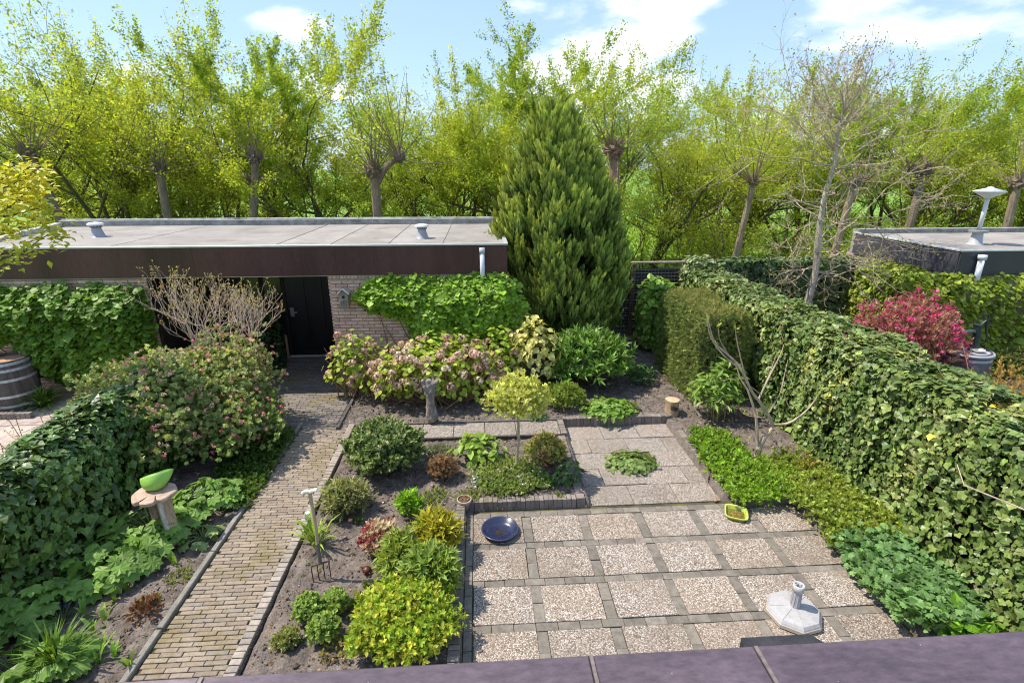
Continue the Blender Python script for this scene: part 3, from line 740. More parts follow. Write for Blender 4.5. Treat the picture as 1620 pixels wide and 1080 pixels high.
for a_, b_ in zip(xf[:-1], xf[1:]):
    fm = MB(); box(fm, a_ + .0015, b_ - .0015, YF - .01, YF + .02, ZB, ZT - .03, (1, 1, 1), .002); fm.build('fascia_panel', FASCIA, shed)
fm = MB(); box(fm, XR - .02, XR + .01, YF + .022, YB, ZB, ZT - .03, (1, 1, 1), .002); fm.build('fascia_panel', FASCIA, shed)
fm = MB(); prism(fm, [(XL0, YF + .03), (XL0 + .03, YF + .03), (XL1 + .03, YB), (XL1, YB)], ZB, ZT - .03); fm.build('fascia_panel', FASCIA, shed)
mb = MB(); box(mb, XL0, XR + .018, YF - .022, YF + .045, ZT - .028, ZT + .002, (1, 1, 1), .003); box(mb, XR - .045, XR + .022, YF + .047, YB - .2, ZT - .028, ZT + .003, (1, 1, 1), .003); mb.build('roof_edge_trim', TRIM, roof)
mb = MB(); box(mb, XL0 + .1, XR - .05, YF + .03, YF + .07, ZB - .018, ZB - .001, (.6, .55, .5)); mb.build('soffit', DARKWOOD, shed)
def vent(x, y, z, sc=1.0, parent=roof):
    m = MB(); lathe(m, (x, y, z), [(0.13 * sc, 0), (.105 * sc, .02), (.075 * sc, .12 * sc), (.07 * sc, .155 * sc)], 20, (.62, .62, .64)); v = m.build('vent_pipe', PLASTIC, parent, True)
    m = MB(); lathe(m, (x, y, z), [(.055 * sc, .155 * sc), (.09 * sc, .16 * sc), (.09 * sc, .175 * sc), (.055 * sc, .18 * sc)], 20, (.25, .25, .27))
    for q in range(12):
        a = q * math.pi / 6; rbox(m, (x + .082 * sc * math.cos(a), y + .082 * sc * math.sin(a), z + .185 * sc), (.012 * sc, .02 * sc, .04 * sc), (0, 0, a), (.8, .8, .8), .001)
    m.build('vent_slots', PLASTIC, v)
    m = MB(); lathe(m, (x, y, z), [(.115 * sc, .195 * sc), (.125 * sc, .215 * sc), (.10 * sc, .235 * sc), (.0001, .25 * sc)], 20, (1.55, 1.55, 1.5)); m.build('vent_cap', PLASTIC, v, True)
p = G(155, 372, ZT); vent(p[0], p[1], ZT - .03, 1.15); p = G(668, 374, ZT); vent(p[0], p[1], ZT - .03, 1.1)
# down pipe in front of the fascia
x_ = AY(763, 415, 9.2)[0]; mb = MB(); tube(mb, [(x_, 9.19, 1.95), (x_, 9.19, 2.60)], .042, 14, (1.25, 1.27, 1.35)); pipe = mb.build('downpipe', PLASTIC, shed, True)
mb = MB(); tube(mb, [(x_, 9.19, 2.56), (x_, 9.19, 2.66)], .052, 14, (.9, .92, .98)); mb.build('pipe_collar', PLASTIC, pipe, True)
mb = MB(); box(mb, x_ - .05, x_ + .05, 9.21, 9.25, 2.3, 2.33, (.5, .5, .5)); mb.build('pipe_bracket', PLASTIC, pipe)

# bird house on the pier
p = AY(545, 470, 9.2); bx_, bz = p[0], p[2]
e = empty('bird_house', (bx_, 9.22, bz - .15), 'small weathered wooden bird house hanging on the brick pier', 'bird house')
W1 = (.27, .24, .20)
mb = MB(); box(mb, bx_ - .075, bx_ + .075, 9.12, 9.30, bz - .14, bz + .07, W1, .004); mb.build('body', WOOD, e)
mb = MB(); V = [(bx_ - .075, 9.12, bz + .071), (bx_ + .075, 9.12, bz + .071), (bx_, 9.12, bz + .14), (bx_ - .075, 9.30, bz + .071), (bx_ + .075, 9.30, bz + .071), (bx_, 9.30, bz + .14)]
mb.add(V, [(0, 1, 2), (5, 4, 3)], W1); mb.build('gable', WOOD, e)
for s_ in (-1, 1):
    mb = MB(); rbox(mb, (bx_ + s_ * .052, 9.20, bz + .115), (.135, .23, .014), (0, s_ * .76, 0), (.36, .33, .30)); mb.build('roof_board', WOOD, e)
mb = MB(); lathe(mb, (0, 0, 0), [(.0001, .0), (.026, .001)], 16, (.01, .01, .01)); V = mb.V[0]; mb.V[0] = np.stack([V[:, 0] + bx_, 9.118 - V[:, 2], V[:, 1] + bz + .02], 1); mb.build('entrance_hole', BLACK, e)
for q in range(4):
    mb = MB(); box(mb, bx_ - .072 + q * .041, bx_ - .048 + q * .041, 9.105, 9.119, bz - .19, bz - .04 - .0 * q, (.22, .19, .16), .003); mb.build('slat', WOOD, e)

# ---- neighbour's shed on the right
nsh = empty('neighbour_shed', (11, 10.5, 0), 'flat roofed shed with grey fascia behind the climber, in the garden on the right', 'shed')
NX, NY, NZT, NZB = 9.22, 9.42, 2.50, 2.00
mb = MB(); box(mb, NX + .05, 18, NY + .05, 12.6, -.1, NZB); mb.build('wall', MORTAR, nsh)
brick_face(nsh, NY + .05, 12.6, NX + .04, .0, NZB, [(.34, .25, .20), (.38, .29, .23), (.30, .22, .18)], 60, axis='y')
for a_, b_ in ((NX, 12.0), (12.0, 15), (15, 18)):
    mb = MB(); box(mb, a_ + .002, b_ - .002, NY - .01, NY + .02, NZB, NZT - .03, (1, 1, 1), .002); mb.build('fascia_panel', FASCIA2, nsh)
for a_, b_ in ((NY + .022, 10.9), (10.9, 12.35)):
    mb = MB(); box(mb, NX - .01, NX + .02, a_ + .001, b_ - .001, NZB, NZT - .03, (1.5, 1.5, 1.5), .002); mb.build('fascia_panel', FASCIA2, nsh)  # side panels lighter in colour than the front, sunlight painted in
mb = MB(); box(mb, NX + .03, 18, NY + .05, 12.5, NZB + .02, NZT - .045); nroof = mb.build('roof', ROOF, nsh)
for q in range(6):
    a_ = NX + .06 + q * 1.1; put('roofing_sheet', boxmesh((1.11, 2.8, .012), m_[q % 4], ROOF, 'roofing_sheet', .003), nroof, (a_ + .55, NY + 1.47, NZT - .036 + .003 * (q % 2)))
mb = MB(); box(mb, NX - .02, 18, NY - .022, NY + .045, NZT - .028, NZT + .002, (1, 1, 1), .003); box(mb, NX - .022, NX + .045, NY + .047, 12.4, NZT - .028, NZT + .003, (1.2, 1.2, 1.2), .003); mb.build('roof_edge_trim', TRIM, nroof)
mb = MB(); box(mb, NX + .05, 18, 12.35, 12.55, NZT - .04, NZT + .07); mb.build('roof_upstand', UPSTAND, nroof)
p = AY(1542, 384, 10.0); px_, pz_ = p[0], NZT
m = MB(); q0 = G(1543, 384, NZT)
lathe(m, (q0[0], q0[1], NZT - .03), [(.16, 0), (.12, .03), (.095, .2), (.09, .24)], 20, (.75, .75, .75)); v = m.build('flue_base', PLASTIC, nroof, True)
m = MB(); lathe(m, (q0[0], q0[1], NZT - .03), [(.09, .24), (.17, .25), (.17, .285), (.06, .30)], 20, (.42, .42, .42)); m.build('flue_collar', PLASTIC, v)
t_ = AY(1566, 316, q0[1])
m = MB(); tube(m, [(q0[0], q0[1], NZT + .25), (q0[0], q0[1], NZT + .94)], .04, 14, (1.3, 1.3, 1.3)); m.build('flue_pipe', PLASTIC, v, True)
m = MB(); lathe(m, (q0[0], q0[1], NZT + .90), [(.045, 0), (.27, .13), (.275, .145), (.06, .205), (.05, .225), (.0001, .23)], 28, (1.15, 1.15, 1.1)); m.build('flue_cowl', PLASTIC, v, True)
p = AY(1549, 425, NY - .08); m = MB(); tube(m, [(p[0], NY - .08, 1.8), (p[0], NY - .08, 2.36)], .055, 14, (1.5, 1.5, 1.55)); v = m.build('downpipe', PLASTIC, nsh, True)
m = MB(); tube(m, [(p[0], NY - .08, 2.33), (p[0], NY - .08, 2.42)], .075, 14, (1.2, 1.2, 1.2)); m.build('pipe_collar', PLASTIC, v, True)
p = AY(1410, 450, 9.3)
m = MB(); rbox(m, (NX - .08, 10.9, 1.72), (.16, .22, .26), (0, .2, 0), (.02, .02, .025)); m.build('wall_lamp', METAL, nsh)

# ---- slatted timber fence along the back
e = empty('slatted_fence', (3, 12, 0), 'dark slatted timber fence with wire mesh at the back of the garden', 'fence')
posts = [.56, 2.28, 3.62, 5.02, 6.6]
for x in posts:
    mb = MB(); box(mb, x - .045, x + .045, 11.88, 11.97, -.1, 1.86, (.10, .065, .045), .004); mb.build('post', WOOD, e)
sp = []
for a_, b_ in zip(posts[:-1], posts[1:]):
    z = 0.02
    while z < 1.68:
        sp.append((((a_ + b_) / 2, 12.0 + random.gauss(0, .002), z + .045), (b_ - a_ - .05, .018, .091), (0, random.gauss(0, .002), 0))); z += .095
pieces(e, 'slat', sp, DARKWOOD, [(.034, .030, .033), (.045, .040, .044), (.028, .025, .028), (.055, .050, .055)], 90, .003)
mb = MB(); box(mb, .5, 5.3, 11.93, 12.03, 1.86, 1.90, (.30, .24, .18), .004); mb.build('top_rail', WOOD, e)
mb = MB(); mz = []
for q in range(75): x = .6 + q * .08; tube(mb, [(x, 11.865, .05), (x, 11.865, 1.78)], .0022, 3, (.25, .25, .26), False)
for q in range(22): tube(mb, [(.56, 11.862, .05 + q * .08), (6.6, 11.862, .05 + q * .08)], .0022, 3, (.25, .25, .26), False)
mb.build('wire_mesh', METAL, e)

# ---- ledge of the balcony from which one looks
e = empty('balcony_ledge', (0, .7, 2.9), 'plum coloured coated ledge in the foreground, weathered, with pale seams', 'ledge')
LY = G(800, 1041, 2.95)[1]
seams = [-2.6, -.62, .235, .62, 2.9]
colL = [(.24, .20, .26), (.13, .10, .11), (.078, .055, .068), (.10, .085, .135)]
for q, (a_, b_) in enumerate(zip(seams[:-1], seams[1:])):
    mb = MB(); box(mb, a_ + .002, b_ - .002, .30, LY, 2.80, 2.95, colL[1] if q < 1 else colL[2], .006); mb.build('coping_panel', LEDGE, e)  # leftmost panel gets a paler colour, as painted sun glare
for x in seams[1:-1]:
    mb = MB(); box(mb, x - .004, x + .004, .31, LY - .005, 2.948, 2.952, (.15, .12, .11)); mb.build('seam', LEDGE, e)
mb = MB(); box(mb, -2.6, 2.9, .32, LY - .06, 2.2, 2.79, (.06, .05, .06)); mb.build('ledge_wall', LEDGE, e)
n = 260; P = np.stack([rng.uniform(-2, 2.4, n), rng.uniform(.5, LY - .02, n), np.full(n, 2.951)], 1); mb = MB()
inst(mb, ico, P, frames(rand_dirs(n), rand_dirs(n)), rng.exponential(.0012, n).clip(.0006, .004), np.exp(rng.normal(-1.2, .7, (n, 1))) * np.ones((n, 3))); mb.build('specks', LEDGE, e, stuff=True)
a_ = G(1168, 1014, 2.9); b_ = G(1296, 1006, 2.9)
e = empty('gutter_box', (.5, LY, 2.8), 'dark grey box lid sticking out behind the plum ledge under the parasol foot', 'box lid')
mb = MB(); x0, x1, yy = a_[0], b_[0], a_[1]
V = [(x0, LY + .003, 2.90), (x1 + .03, LY + .003, 2.90), (x1 - .02, yy + .01, 2.90), (x0 + .012, yy + .01, 2.90)]
prism(mb, [(v[0], v[1]) for v in V], 2.83, 2.90, (.055, .052, .055)); mb.build('lid', METAL, e)
prismb = MB(); prism(prismb, [(v[0] + (.01 if q in (0, 3) else -.01), v[1]) for q, v in enumerate(V)], 2.70, 2.828, (.03, .03, .033)); prismb.build('body', METAL, e)

# ================================================================== IVY WALLS AND CLIMBERS
def leaf_wall(e, P, N, tm, size, pal, ind, mat, seed, droop=1.0, lean=.35, patch=.6, freq=2.5, jit=.25, rest='foliage', tip=None):
    n_ = len(P); nn = N + rng.normal(0, lean, (n_, 3)) + np.array([0, 0, .35])
    dd = rng.normal(0, .6, (n_, 3)) + np.array([0, 0, -droop]) + N * .3
    col = colours(P, pal, seed, freq, jit, patch)
    leaf_parts(e, tm, P, frames(nn, dd), size * np.exp(rng.normal(0, .28, n_)), col, mat, ind, 'leaf', rest)
def hull_points(n, x0, x1, y0, y1, z0, z1, round_=.18, bump=.10, seed=0, faces=('l', 'r', 't', 'f', 'b'), depth=.10, ztop=None):
    "points spread over the faces of a block, its surface uneven"
    area = {'l': (y1 - y0) * (z1 - z0), 'r': (y1 - y0) * (z1 - z0), 't': (x1 - x0) * (y1 - y0), 'f': (x1 - x0) * (z1 - z0), 'b': (x1 - x0) * (z1 - z0)}
    tot = sum(area[f] for f in faces); Ps = []; Ns = []
    for f in faces:
        m = int(n * area[f] / tot); u, v = rng.uniform(0, 1, m), rng.uniform(0, 1, m)
        X = x0 + u * (x1 - x0); Y_ = y0 + v * (y1 - y0); Z = z0 + v * (z1 - z0)
        if f in 'lr': P = np.stack([np.full(m, x0 if f == 'l' else x1), y0 + u * (y1 - y0), Z], 1); N = np.tile([-1 if f == 'l' else 1, 0, 0], (m, 1))
        elif f == 't': P = np.stack([X, Y_, np.full(m, z1)], 1); N = np.tile([0, 0, 1], (m, 1))
        else: P = np.stack([X, np.full(m, y0 if f == 'f' else y1), Z], 1); N = np.tile([0, -1 if f == 'f' else 1, 0], (m, 1))
        Ps.append(P); Ns.append(N.astype(float))
    P = np.concatenate(Ps); N = np.concatenate(Ns)
    c = np.array([(x0 + x1) / 2, (y0 + y1) / 2, (z0 + z1) / 2]); hs = np.array([(x1 - x0) / 2, (y1 - y0) / 2, (z1 - z0) / 2])
    # round the upper edges
    ex = np.clip((np.abs(P[:, 0] - c[0]) - (hs[0] - round_)) / round_, 0, 1); ez = np.clip((P[:, 2] - (z1 - round_)) / round_, 0, 1)
    cut = ex * ez; P[:, 0] -= np.sign(P[:, 0] - c[0]) * cut * round_ * .45; P[:, 2] -= cut * round_ * .45
    N[:, 2] += cut * .8; N[:, 0] += np.sign(P[:, 0] - c[0]) * cut * .8; N = norm(N)
    b = bump * nfield(P, 2.2, seed) + bump * .6 * nfield(P, 5.5, seed + 1)
    P = P + N * (b - rng.uniform(0, 1, len(P)) ** 2 * depth)[:, None]
    return P, N
IVY_R = [((.045, .095, .02), 3.6), ((.08, .14, .03), 3.4), ((.13, .19, .045), 3), ((.22, .26, .08), 1.5), ((.40, .40, .06), 1.0), ((.64, .46, .03), .5), ((.26, .15, .07), .15)]
IVY_L = [((.045, .10, .022), 4), ((.07, .14, .028), 3), ((.11, .20, .04), 2), ((.22, .31, .06), 1.0), ((.50, .40, .04), .15)]

def core(e, x0, x1, y0, y1, z0, z1, col=(.045, .035, .025)):
    mb = MB(); box(mb, x0, x1, y0, y1, z0, z1, col, .02); mb.build('support', BARK, e)
def inner_twigs(e, P, n, col=(.16, .11, .07), L=.35, r=.004):
    mb = MB(); idx = rng.integers(0, len(P), n)
    for i in idx:
        p = P[i]; d = norm(rng.normal(0, 1, 3) + np.array([0, 0, .3])); q = p + d * L * rng.uniform(.3, 1)
        tube(mb, [p, (p + q) / 2 + rng.normal(0, .02, 3), q], [r, r * .8, r * .4], 4, col, False)
    mb.build('twigs', TWIG, e, stuff=True)

e = empty('ivy_hedge', (5.2, 6.5, 0), 'long ivy covered fence along the right side of the garden, yellow leaves among green', 'hedge')
core(e, 5.02, 5.42, 2.4, 11.75, 0, 1.62)
P1, N1 = hull_points(30000, 4.72, 5.72, 2.2, 12.0, .0, 1.80, .15, .10, 3, ('l', 't'), .14)
P2, N2 = hull_points(3600, 4.74, 5.72, 2.2, 12.0, .0, 1.78, .3, .12, 3, ('r', 'f', 'b'), .12)
P = np.concatenate([P1, P2]); N = np.concatenate([N1, N2])
# the foot of the ivy creeps outwards near the eye
cre = np.clip((.9 - P[:, 2]) / .9, 0, 1) * np.clip((6.5 - P[:, 1]) / 3, 0, 1); P[:, 0] -= np.where(P[:, 0] < 5.2, cre * .28, 0)
P[:, 2] = np.maximum(P[:, 2], .1)
leaf_wall(e, P, N, T_IVY, .061, IVY_R, 300, LEAF_IVY, 5, lean=.42)
inner_twigs(e, P1, 420, (.24, .17, .11), .4, .0045)
mb = MB()
for pts in ([(4.62, 3.35, 1.25), (4.3, 3.75, 1.30), (4.45, 4.0, 1.35)], [(4.72, 7.0, .5), (4.58, 7.05, .8), (4.7, 7.2, 1.2)]): tube(mb, pts, [.008, .006, .004], 5, (.42, .33, .26))
mb.build('dead_stem', TWIG, e)

e = empty('ivy_hedge', (7, 12.1, 0), 'low dark ivy wall across the back of the right garden, behind the pale tree', 'hedge')
core(e, 5.75, 9.0, 12.02, 12.14, 0, 1.6)
P, N = hull_points(8200, 5.6, 9.12, 11.80, 12.25, .05, 1.92, .15, .06, 8, ('f', 't', 'b'), .08)
leaf_wall(e, P, N, T_IVY, .085, [((.05, .10, .03), 3), ((.08, .14, .045), 3), ((.16, .23, .08), 1.6)], 0, LEAF_IVY, 5)
e = empty('ivy_clump', (4.9, 11.9, 0), 'shaggy pale ivy clump on the back fence where the right hedge begins', 'ivy')
P, N = hull_points(1900, 4.75, 5.65, 11.55, 12.15, .6, 1.98, .3, .14, 12, ('f', 't', 'l', 'r'), .15)
leaf_wall(e, P, N, T_IVY, .085, [((.10, .16, .06), 2), ((.20, .25, .12), 2), ((.28, .32, .18), 1)], 0, LEAF_IVY, 6)
inner_twigs(e, P, 20)
mb = MB(); tube(mb, [(4.95, 11.5, 1.72), (5.2, 11.5, 1.62), (5.4, 11.5, 1.5)], [.02, .025, .015], 5, (.5, .42, .34)); mb.build('dead_stem', TWIG, e)

e = empty('ivy_hedge', (-4.5, 5.5, 0), 'dark ivy hedge in the left foreground behind the wooden stool', 'hedge')
core(e, -4.72, -4.45, 2.3, 9.2, 0, 1.05)
P, N = hull_points(14000, -5.05, -4.18, 2.0, 6.6, .0, 1.38, .32, .13, 20, ('r', 't', 'f', 'l'), .14)
leaf_wall(e, P, N, T_IVY, .072, IVY_L, 300, LEAF_IVY, 9)
inner_twigs(e, P, 160)
e = empty('ivy_hedge', (-4.3, 9, 0), 'ivy covered low fence between the currant bush and the shed opening', 'hedge')
P, N = hull_points(3600, -4.85, -4.15, 6.7, 10.6, .0, 1.32, .25, .12, 22, ('r', 't', 'l', 'b'), .12)
leaf_wall(e, P, N, T_IVY, .07, [((.03, .07, .02), 4), ((.05, .10, .03), 3), ((.10, .17, .04), 1)], 60, LEAF_IVY, 9)

# climbing hydrangea: wall leaves limited by an outline of (x, z) on the brickwork
def inside(x, z, poly):
    k = np.zeros(len(x), bool); n_ = len(poly)
    for i in range(n_):
        (x1, z1), (x2, z2) = poly[i], poly[(i + 1) % n_]
        c = ((z1 > z) != (z2 > z)) & (x < (x2 - x1) * (z - z1) / (z2 - z1 + 1e-9) + x1); k ^= c
    return k
def climber(label, poly, y, n, size, pal, ind, seed, bulge=.30, mat=None, extra=None):
    poly = np.array(poly); c = (poly[:, 0].mean(), y, poly[:, 1].min())
    e = empty('climbing_hydrangea', c, label, 'climber')
    x = rng.uniform(poly[:, 0].min(), poly[:, 0].max(), n * 3); z = rng.uniform(poly[:, 1].min(), poly[:, 1].max(), n * 3)
    k = inside(x + rng.normal(0, .03, len(x)), z + rng.normal(0, .03, len(z)), poly); x, z = x[k][:n], z[k][:n]
    # distance to the outline decides how far the leaves stand out
    d = np.full(len(x), 9.0)
    for i in range(len(poly)):
        a, b = poly[i], poly[(i + 1) % len(poly)]; ab = b - a
        t = np.clip(((x - a[0]) * ab[0] + (z - a[1]) * ab[1]) / (ab @ ab), 0, 1)
        d = np.minimum(d, np.hypot(x - a[0] - t * ab[0], z - a[1] - t * ab[1]))
    out = bulge * np.clip(d / .35, .12, 1) ** .6; Q = np.stack([x, z * 0, z], 1)
    out = out * (1 + .35 * nfield(Q, 4.5, seed)) + .03 * nfield(Q, 14, seed) 
    depth = rng.uniform(0, 1, len(x)) ** 2
    P = np.stack([x, y - .03 - out * (1 - .5 * depth), z], 1); N = np.tile([0., -.8, 1.0], (len(x), 1)) + .35 * np.stack([nfield(Q, 9, seed + 3), x * 0, nfield(Q, 11, seed + 4)], 1)
    # shingled tiers: leaves tip up and out
    leaf_wall(e, P, N, T_ROUND, size, pal, ind, mat or LEAF, seed, .55, .45, .5, 3.5)
    mb = MB()
    for q in range(16):
        i = rng.integers(len(x)); a = np.array([poly[:, 0].mean() + rng.normal(0, .5), y - .03, poly[:, 1].min() + .05]); b = P[i]
        tube(mb, [a, (a + b) / 2 + rng.normal(0, .05, 3) * [1, .0, 1], b], [.014, .010, .005], 5, (.16, .10, .07))
    mb.build('stem', TWIG, e)
    return e
CL = [((.15, .30, .02), 3), ((.20, .38, .03), 3), ((.28, .46, .06), 2), ((.10, .20, .018), 1.5)]
def wallpts(px, y): return [(AY(a, b, y)[0], AY(a, b, y)[2]) for a, b in px]
climber('bright green climbing hydrangea spreading over the right brick pier of the brown shed', wallpts([(555, 468), (580, 450), (605, 438), (640, 443), (650, 436), (700, 441), (735, 436), (800, 432), (818, 455), (832, 480), (836, 520), (830, 560), (800, 600), (700, 580), (655, 540), (640, 505), (600, 495), (575, 488)], 9.15), 9.30, 7200, .078, CL, 300, 31)
climber('dark green climbing hydrangea covering the left brick wall of the shed beside the oak barrel', wallpts([(-160, 455), (-60, 458), (30, 456), (90, 449), (110, 458), (190, 451), (222, 458), (238, 480), (248, 560), (190, 600), (120, 606), (60, 590), (20, 540), (-160, 540)], 9.15), 9.30, 8800, .088, [((.08, .18, .02), 3), ((.11, .23, .025), 3), ((.18, .33, .05), 2), ((.25, .40, .08), .8)], 300, 33, .36)
CR = [((.16, .25, .02), 3), ((.22, .32, .03), 3), ((.30, .38, .06), 2), ((.10, .18, .02), 1.5)]
climber('yellow green climber covering the front wall of the grey neighbouring shed', wallpts([(1420, 425), (1500, 437), (1540, 438), (1600, 434), (1700, 432), (1800, 436), (1800, 700), (1600, 625), (1480, 620)], 9.3), 9.42, 7500, .085, CR, 0, 35, .28)
e = empty('climbing_hydrangea', (9.0, 10.6, 0), 'yellow green climber on the side wall of the grey shed, above the crimson shrub', 'climber')
P, N = hull_points(7600, 8.92, 9.2, 9.15, 11.7, .45, 2.02, .12, .10, 37, ('l', 't', 'f'), .12)
leaf_wall(e, P, N + np.array([0, 0, .3]), T_ROUND, .082, CR, 0, LEAF, 6, .55, .45, .5, 3.5)
inner_twigs(e, P, 30)

# ================================================================== CLIPPED AND LEAFY SHRUBS AT THE BACK
e = empty('yew_block', (4.2, 8.9, 0), 'square clipped yew block with a bronze top, in front of the ivy fence', 'hedge')
core(e, 3.95, 4.55, 8.3, 9.75, .1, 1.5, (.03, .028, .018))
P, N = hull_points(15000, 3.62, 4.52, 8.0, 9.9, .04, 1.72, .14, .06, 41, ('l', 't', 'f', 'r', 'b'), .16)
sh = np.clip((P[:, 2] - 1.55) / .2, 0, 1) * np.clip(N[:, 2], 0, 1)  # top mask: foliage there coloured lighter and browner, as if sunlit
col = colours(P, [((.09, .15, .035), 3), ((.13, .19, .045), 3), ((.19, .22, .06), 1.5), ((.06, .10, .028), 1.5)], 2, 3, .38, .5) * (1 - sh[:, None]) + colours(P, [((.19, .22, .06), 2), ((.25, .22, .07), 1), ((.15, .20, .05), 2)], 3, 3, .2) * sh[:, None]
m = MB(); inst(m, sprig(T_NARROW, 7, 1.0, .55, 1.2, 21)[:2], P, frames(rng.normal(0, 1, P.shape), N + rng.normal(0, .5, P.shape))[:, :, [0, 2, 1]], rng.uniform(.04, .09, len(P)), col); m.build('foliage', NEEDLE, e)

e = empty('laurel_shrub', (3.85, 10.9, 0), 'tall narrow cherry laurel with shiny leaves between the slatted fence and the yew block', 'shrub')
P, N = hull_points(1500, 3.55, 4.35, 10.55, 11.3, .25, 1.62, .25, .10, 43, ('l', 't', 'f', 'r'), .25)
leaf_wall(e, P, N, T_OVAL, .14, [((.11, .22, .03), 3), ((.17, .32, .04), 3), ((.28, .42, .09), 1.5), ((.5, .5, .25), .05)], 140, LEAF_GLOSS, 4, .5, .5)
mb = MB()
for q in range(4): tube(mb, [(3.75 + q * .12, 10.9, -.02), (3.72 + q * .13, 10.9, .5), (3.7 + q * .15, 10.9, 1.2)], [.022, .018, .01], 6, (.25, .15, .09))
mb.build('stem', TWIG, e)

c, rx, ry, h = fit(938, 488, 982, 536, .09, .9)
b = AY(960, 545, 11.4); rs = empty('round_shrub', (b[0], 11.4, .08), 'small round shrub on a forked stem before the dark slatted fence', 'shrub')
bush('round_shrub', 'round', None, (b[0], 11.4, .45), .30, .28, .42, 420, T_OVAL, .085, [((.06, .15, .02), 2), ((.10, .23, .03), 2)], 0, .5, .15, .4, LEAF, 0, root=rs)
mb = MB()
for dx in (-.16, -.04, .06, .15): tube(mb, [(b[0] + dx * .2, 11.4, .02), (b[0] + dx * .6, 11.38, .25), (b[0] + dx, 11.38, .55)], [.028, .022, .015], 6, (.34, .20, .11))
mb.build('trunk', TWIG, rs)

bush('aucuba', 'spotted yellow leaved aucuba shrub beside the bright green climber', 'shrub', (.93, 8.75, .1), .52, .42, 1.38, 560, T_OVAL, .125, [((.42, .45, .10), 3), ((.52, .50, .18), 3), ((.26, .36, .06), 2), ((.12, .22, .03), 1.5)], 220, .5, .14, .55, LEAF_GLOSS, 12, droop=.5, freq=2)
bush('low_laurel', 'broad dark green laurel bush with upright pointed leaves beside the yellow aucuba', 'shrub', (1.98, 8.95, .1), .76, .58, .92, 620, SPR_NARROW, .20, [((.07, .17, .02), 3), ((.10, .23, .03), 3), ((.06, .13, .02), 1)], 0, 1.8, .14, .5, LEAF_GLOSS, 14, patch=.2, tip=[((.20, .34, .08), 1), ((.13, .27, .04), 1)])
bush('low_laurel', 'small dark laurel sprout at the right foot of the broad laurel bush', 'shrub', G(1018, 612, .1) + np.array([0, .15, 0]), .25, .22, .35, 190, T_NARROW, .14, [((.04, .11, .02), 3), ((.09, .2, .03), 1)], 0, .8, .14, .4, LEAF_GLOSS, 3, droop=-1)
c, rx, ry, h = fit(862, 608, 930, 656, .1, .8)
bush('box_honeysuckle', 'low fine leaved yellow green shrub before the broad laurel', 'shrub', c, rx, ry, h, 2200, SPR_SMALL, .055, [((.16, .25, .03), 3), ((.22, .32, .05), 2), ((.10, .17, .02), 2)], 0, .5, .16, .5, LEAF, 5)
c, rx, ry, h = fit(930, 618, 1019, 668, .1, .75)
bush('leafy_groundcover', 'flat patch of fresh green ground cover leaves above the upper terrace', 'ground cover', c, rx, ry, .20, 620, T_OVAL, .095, [((.12, .25, .03), 3), ((.18, .33, .05), 2), ((.08, .18, .03), 1)], 200, 1.4, .2, .4, LEAF, 3, leafname='leaf')
c, rx, ry, h = fit(836, 648, 868, 670, .1, .8)
bush('blue_green_herb', 'small blue green herb at the foot of the golden standard tree crown', 'herb', c, rx, ry, h, 260, T_KITE, .04, [((.10, .20, .09), 1), ((.07, .15, .06), 1)], 0, 1, .2, .3, LEAF, 2)

# hydrangeas with last year's flower heads
HYP = [((.20, .34, .025), 3), ((.28, .42, .04), 3), ((.38, .46, .07), 1.3), ((.11, .21, .02), 1.6)]
def hydrangea(label, c, rx, ry, h, n, nf, ind, seed, dens=1.0):
    e = empty('hydrangea', c, label, 'shrub'); c = np.array(c, float)
    bush('hydrangea', label, None, c, rx, ry, h, n, T_ROUND, .085, HYP, ind, .9, .16, .35, LEAF, 0, root=e, low=-.35, freq=3)
    d = rand_dirs(nf * 5); d = d[(d[:, 2] > -.3) & (d[:, 1] < .45)][:nf]
    L = .88 + .18 * nfield(d, 3.5, seed)
    Pf = d * L[:, None] * np.array([rx, ry, h * .60]) + c + np.array([0, 0, h * .45]); Pf[:, 2] = np.maximum(Pf[:, 2], c[2] + .12)
    mats = []
    for q, cc in enumerate([(.66, .45, .36), (.70, .50, .40), (.56, .35, .28), (.70, .58, .44)]):
        m = MB(); k = len(HEAD[0]); j = np.exp(np.random.default_rng(q).normal(0, .22, k // 7)).repeat(7)[:, None]
        m.add(HEAD[0], [tuple(f) for f in HEAD[1]], np.array(cc) * j); mats.append(m.mesh('flower_head', PETAL))
    mb = MB()
    for i, p in enumerate(Pf):
        s_ = random.uniform(.10, .165)
        put('flower_head', mats[i % 4], e, p, (random.gauss(0, .4) + .3, random.gauss(0, .4), random.uniform(0, 6)), (s_, s_, s_))
        b = c + np.array([(p[0] - c[0]) * .35 + random.gauss(0, .08), (p[1] - c[1]) * .3, -.03]); mid = b * .4 + p * .6 + np.array([0, 0, -.05])
        tube(mb, [b, mid, p], [.011, .008, .005], 5, (.30, .20, .12))
    for q in range(int(30 * rx)):
        b = c + np.array([random.gauss(0, rx * .4), random.gauss(0, ry * .3), -.03]); t = c + np.array([random.uniform(-rx, rx), random.uniform(-ry, ry) * .8, h * random.uniform(.5, .95)])
        tube(mb, [b, b * .4 + t * .6 + rng.normal(0, .03, 3), t], [.010, .007, .004], 5, (.34, .22, .13))
    mb.build('stem', TWIG, e)
hydrangea('wide hydrangea with many dry pinkish flower heads round the grey root figure', (-.75, 8.45, .12), 1.28, .62, 1.14, 1750, 125, 260, 3)
hydrangea('hydrangea with upright bare stems at the corner of the brick pier', (-2.22, 8.75, .12), .52, .38, 1.15, 430, 22, 60, 4)
hydrangea('loose hydrangea sprays below the climber, left of the yellow aucuba', (.35, 8.75, .12), .45, .4, 1.20, 600, 14, 60, 5)

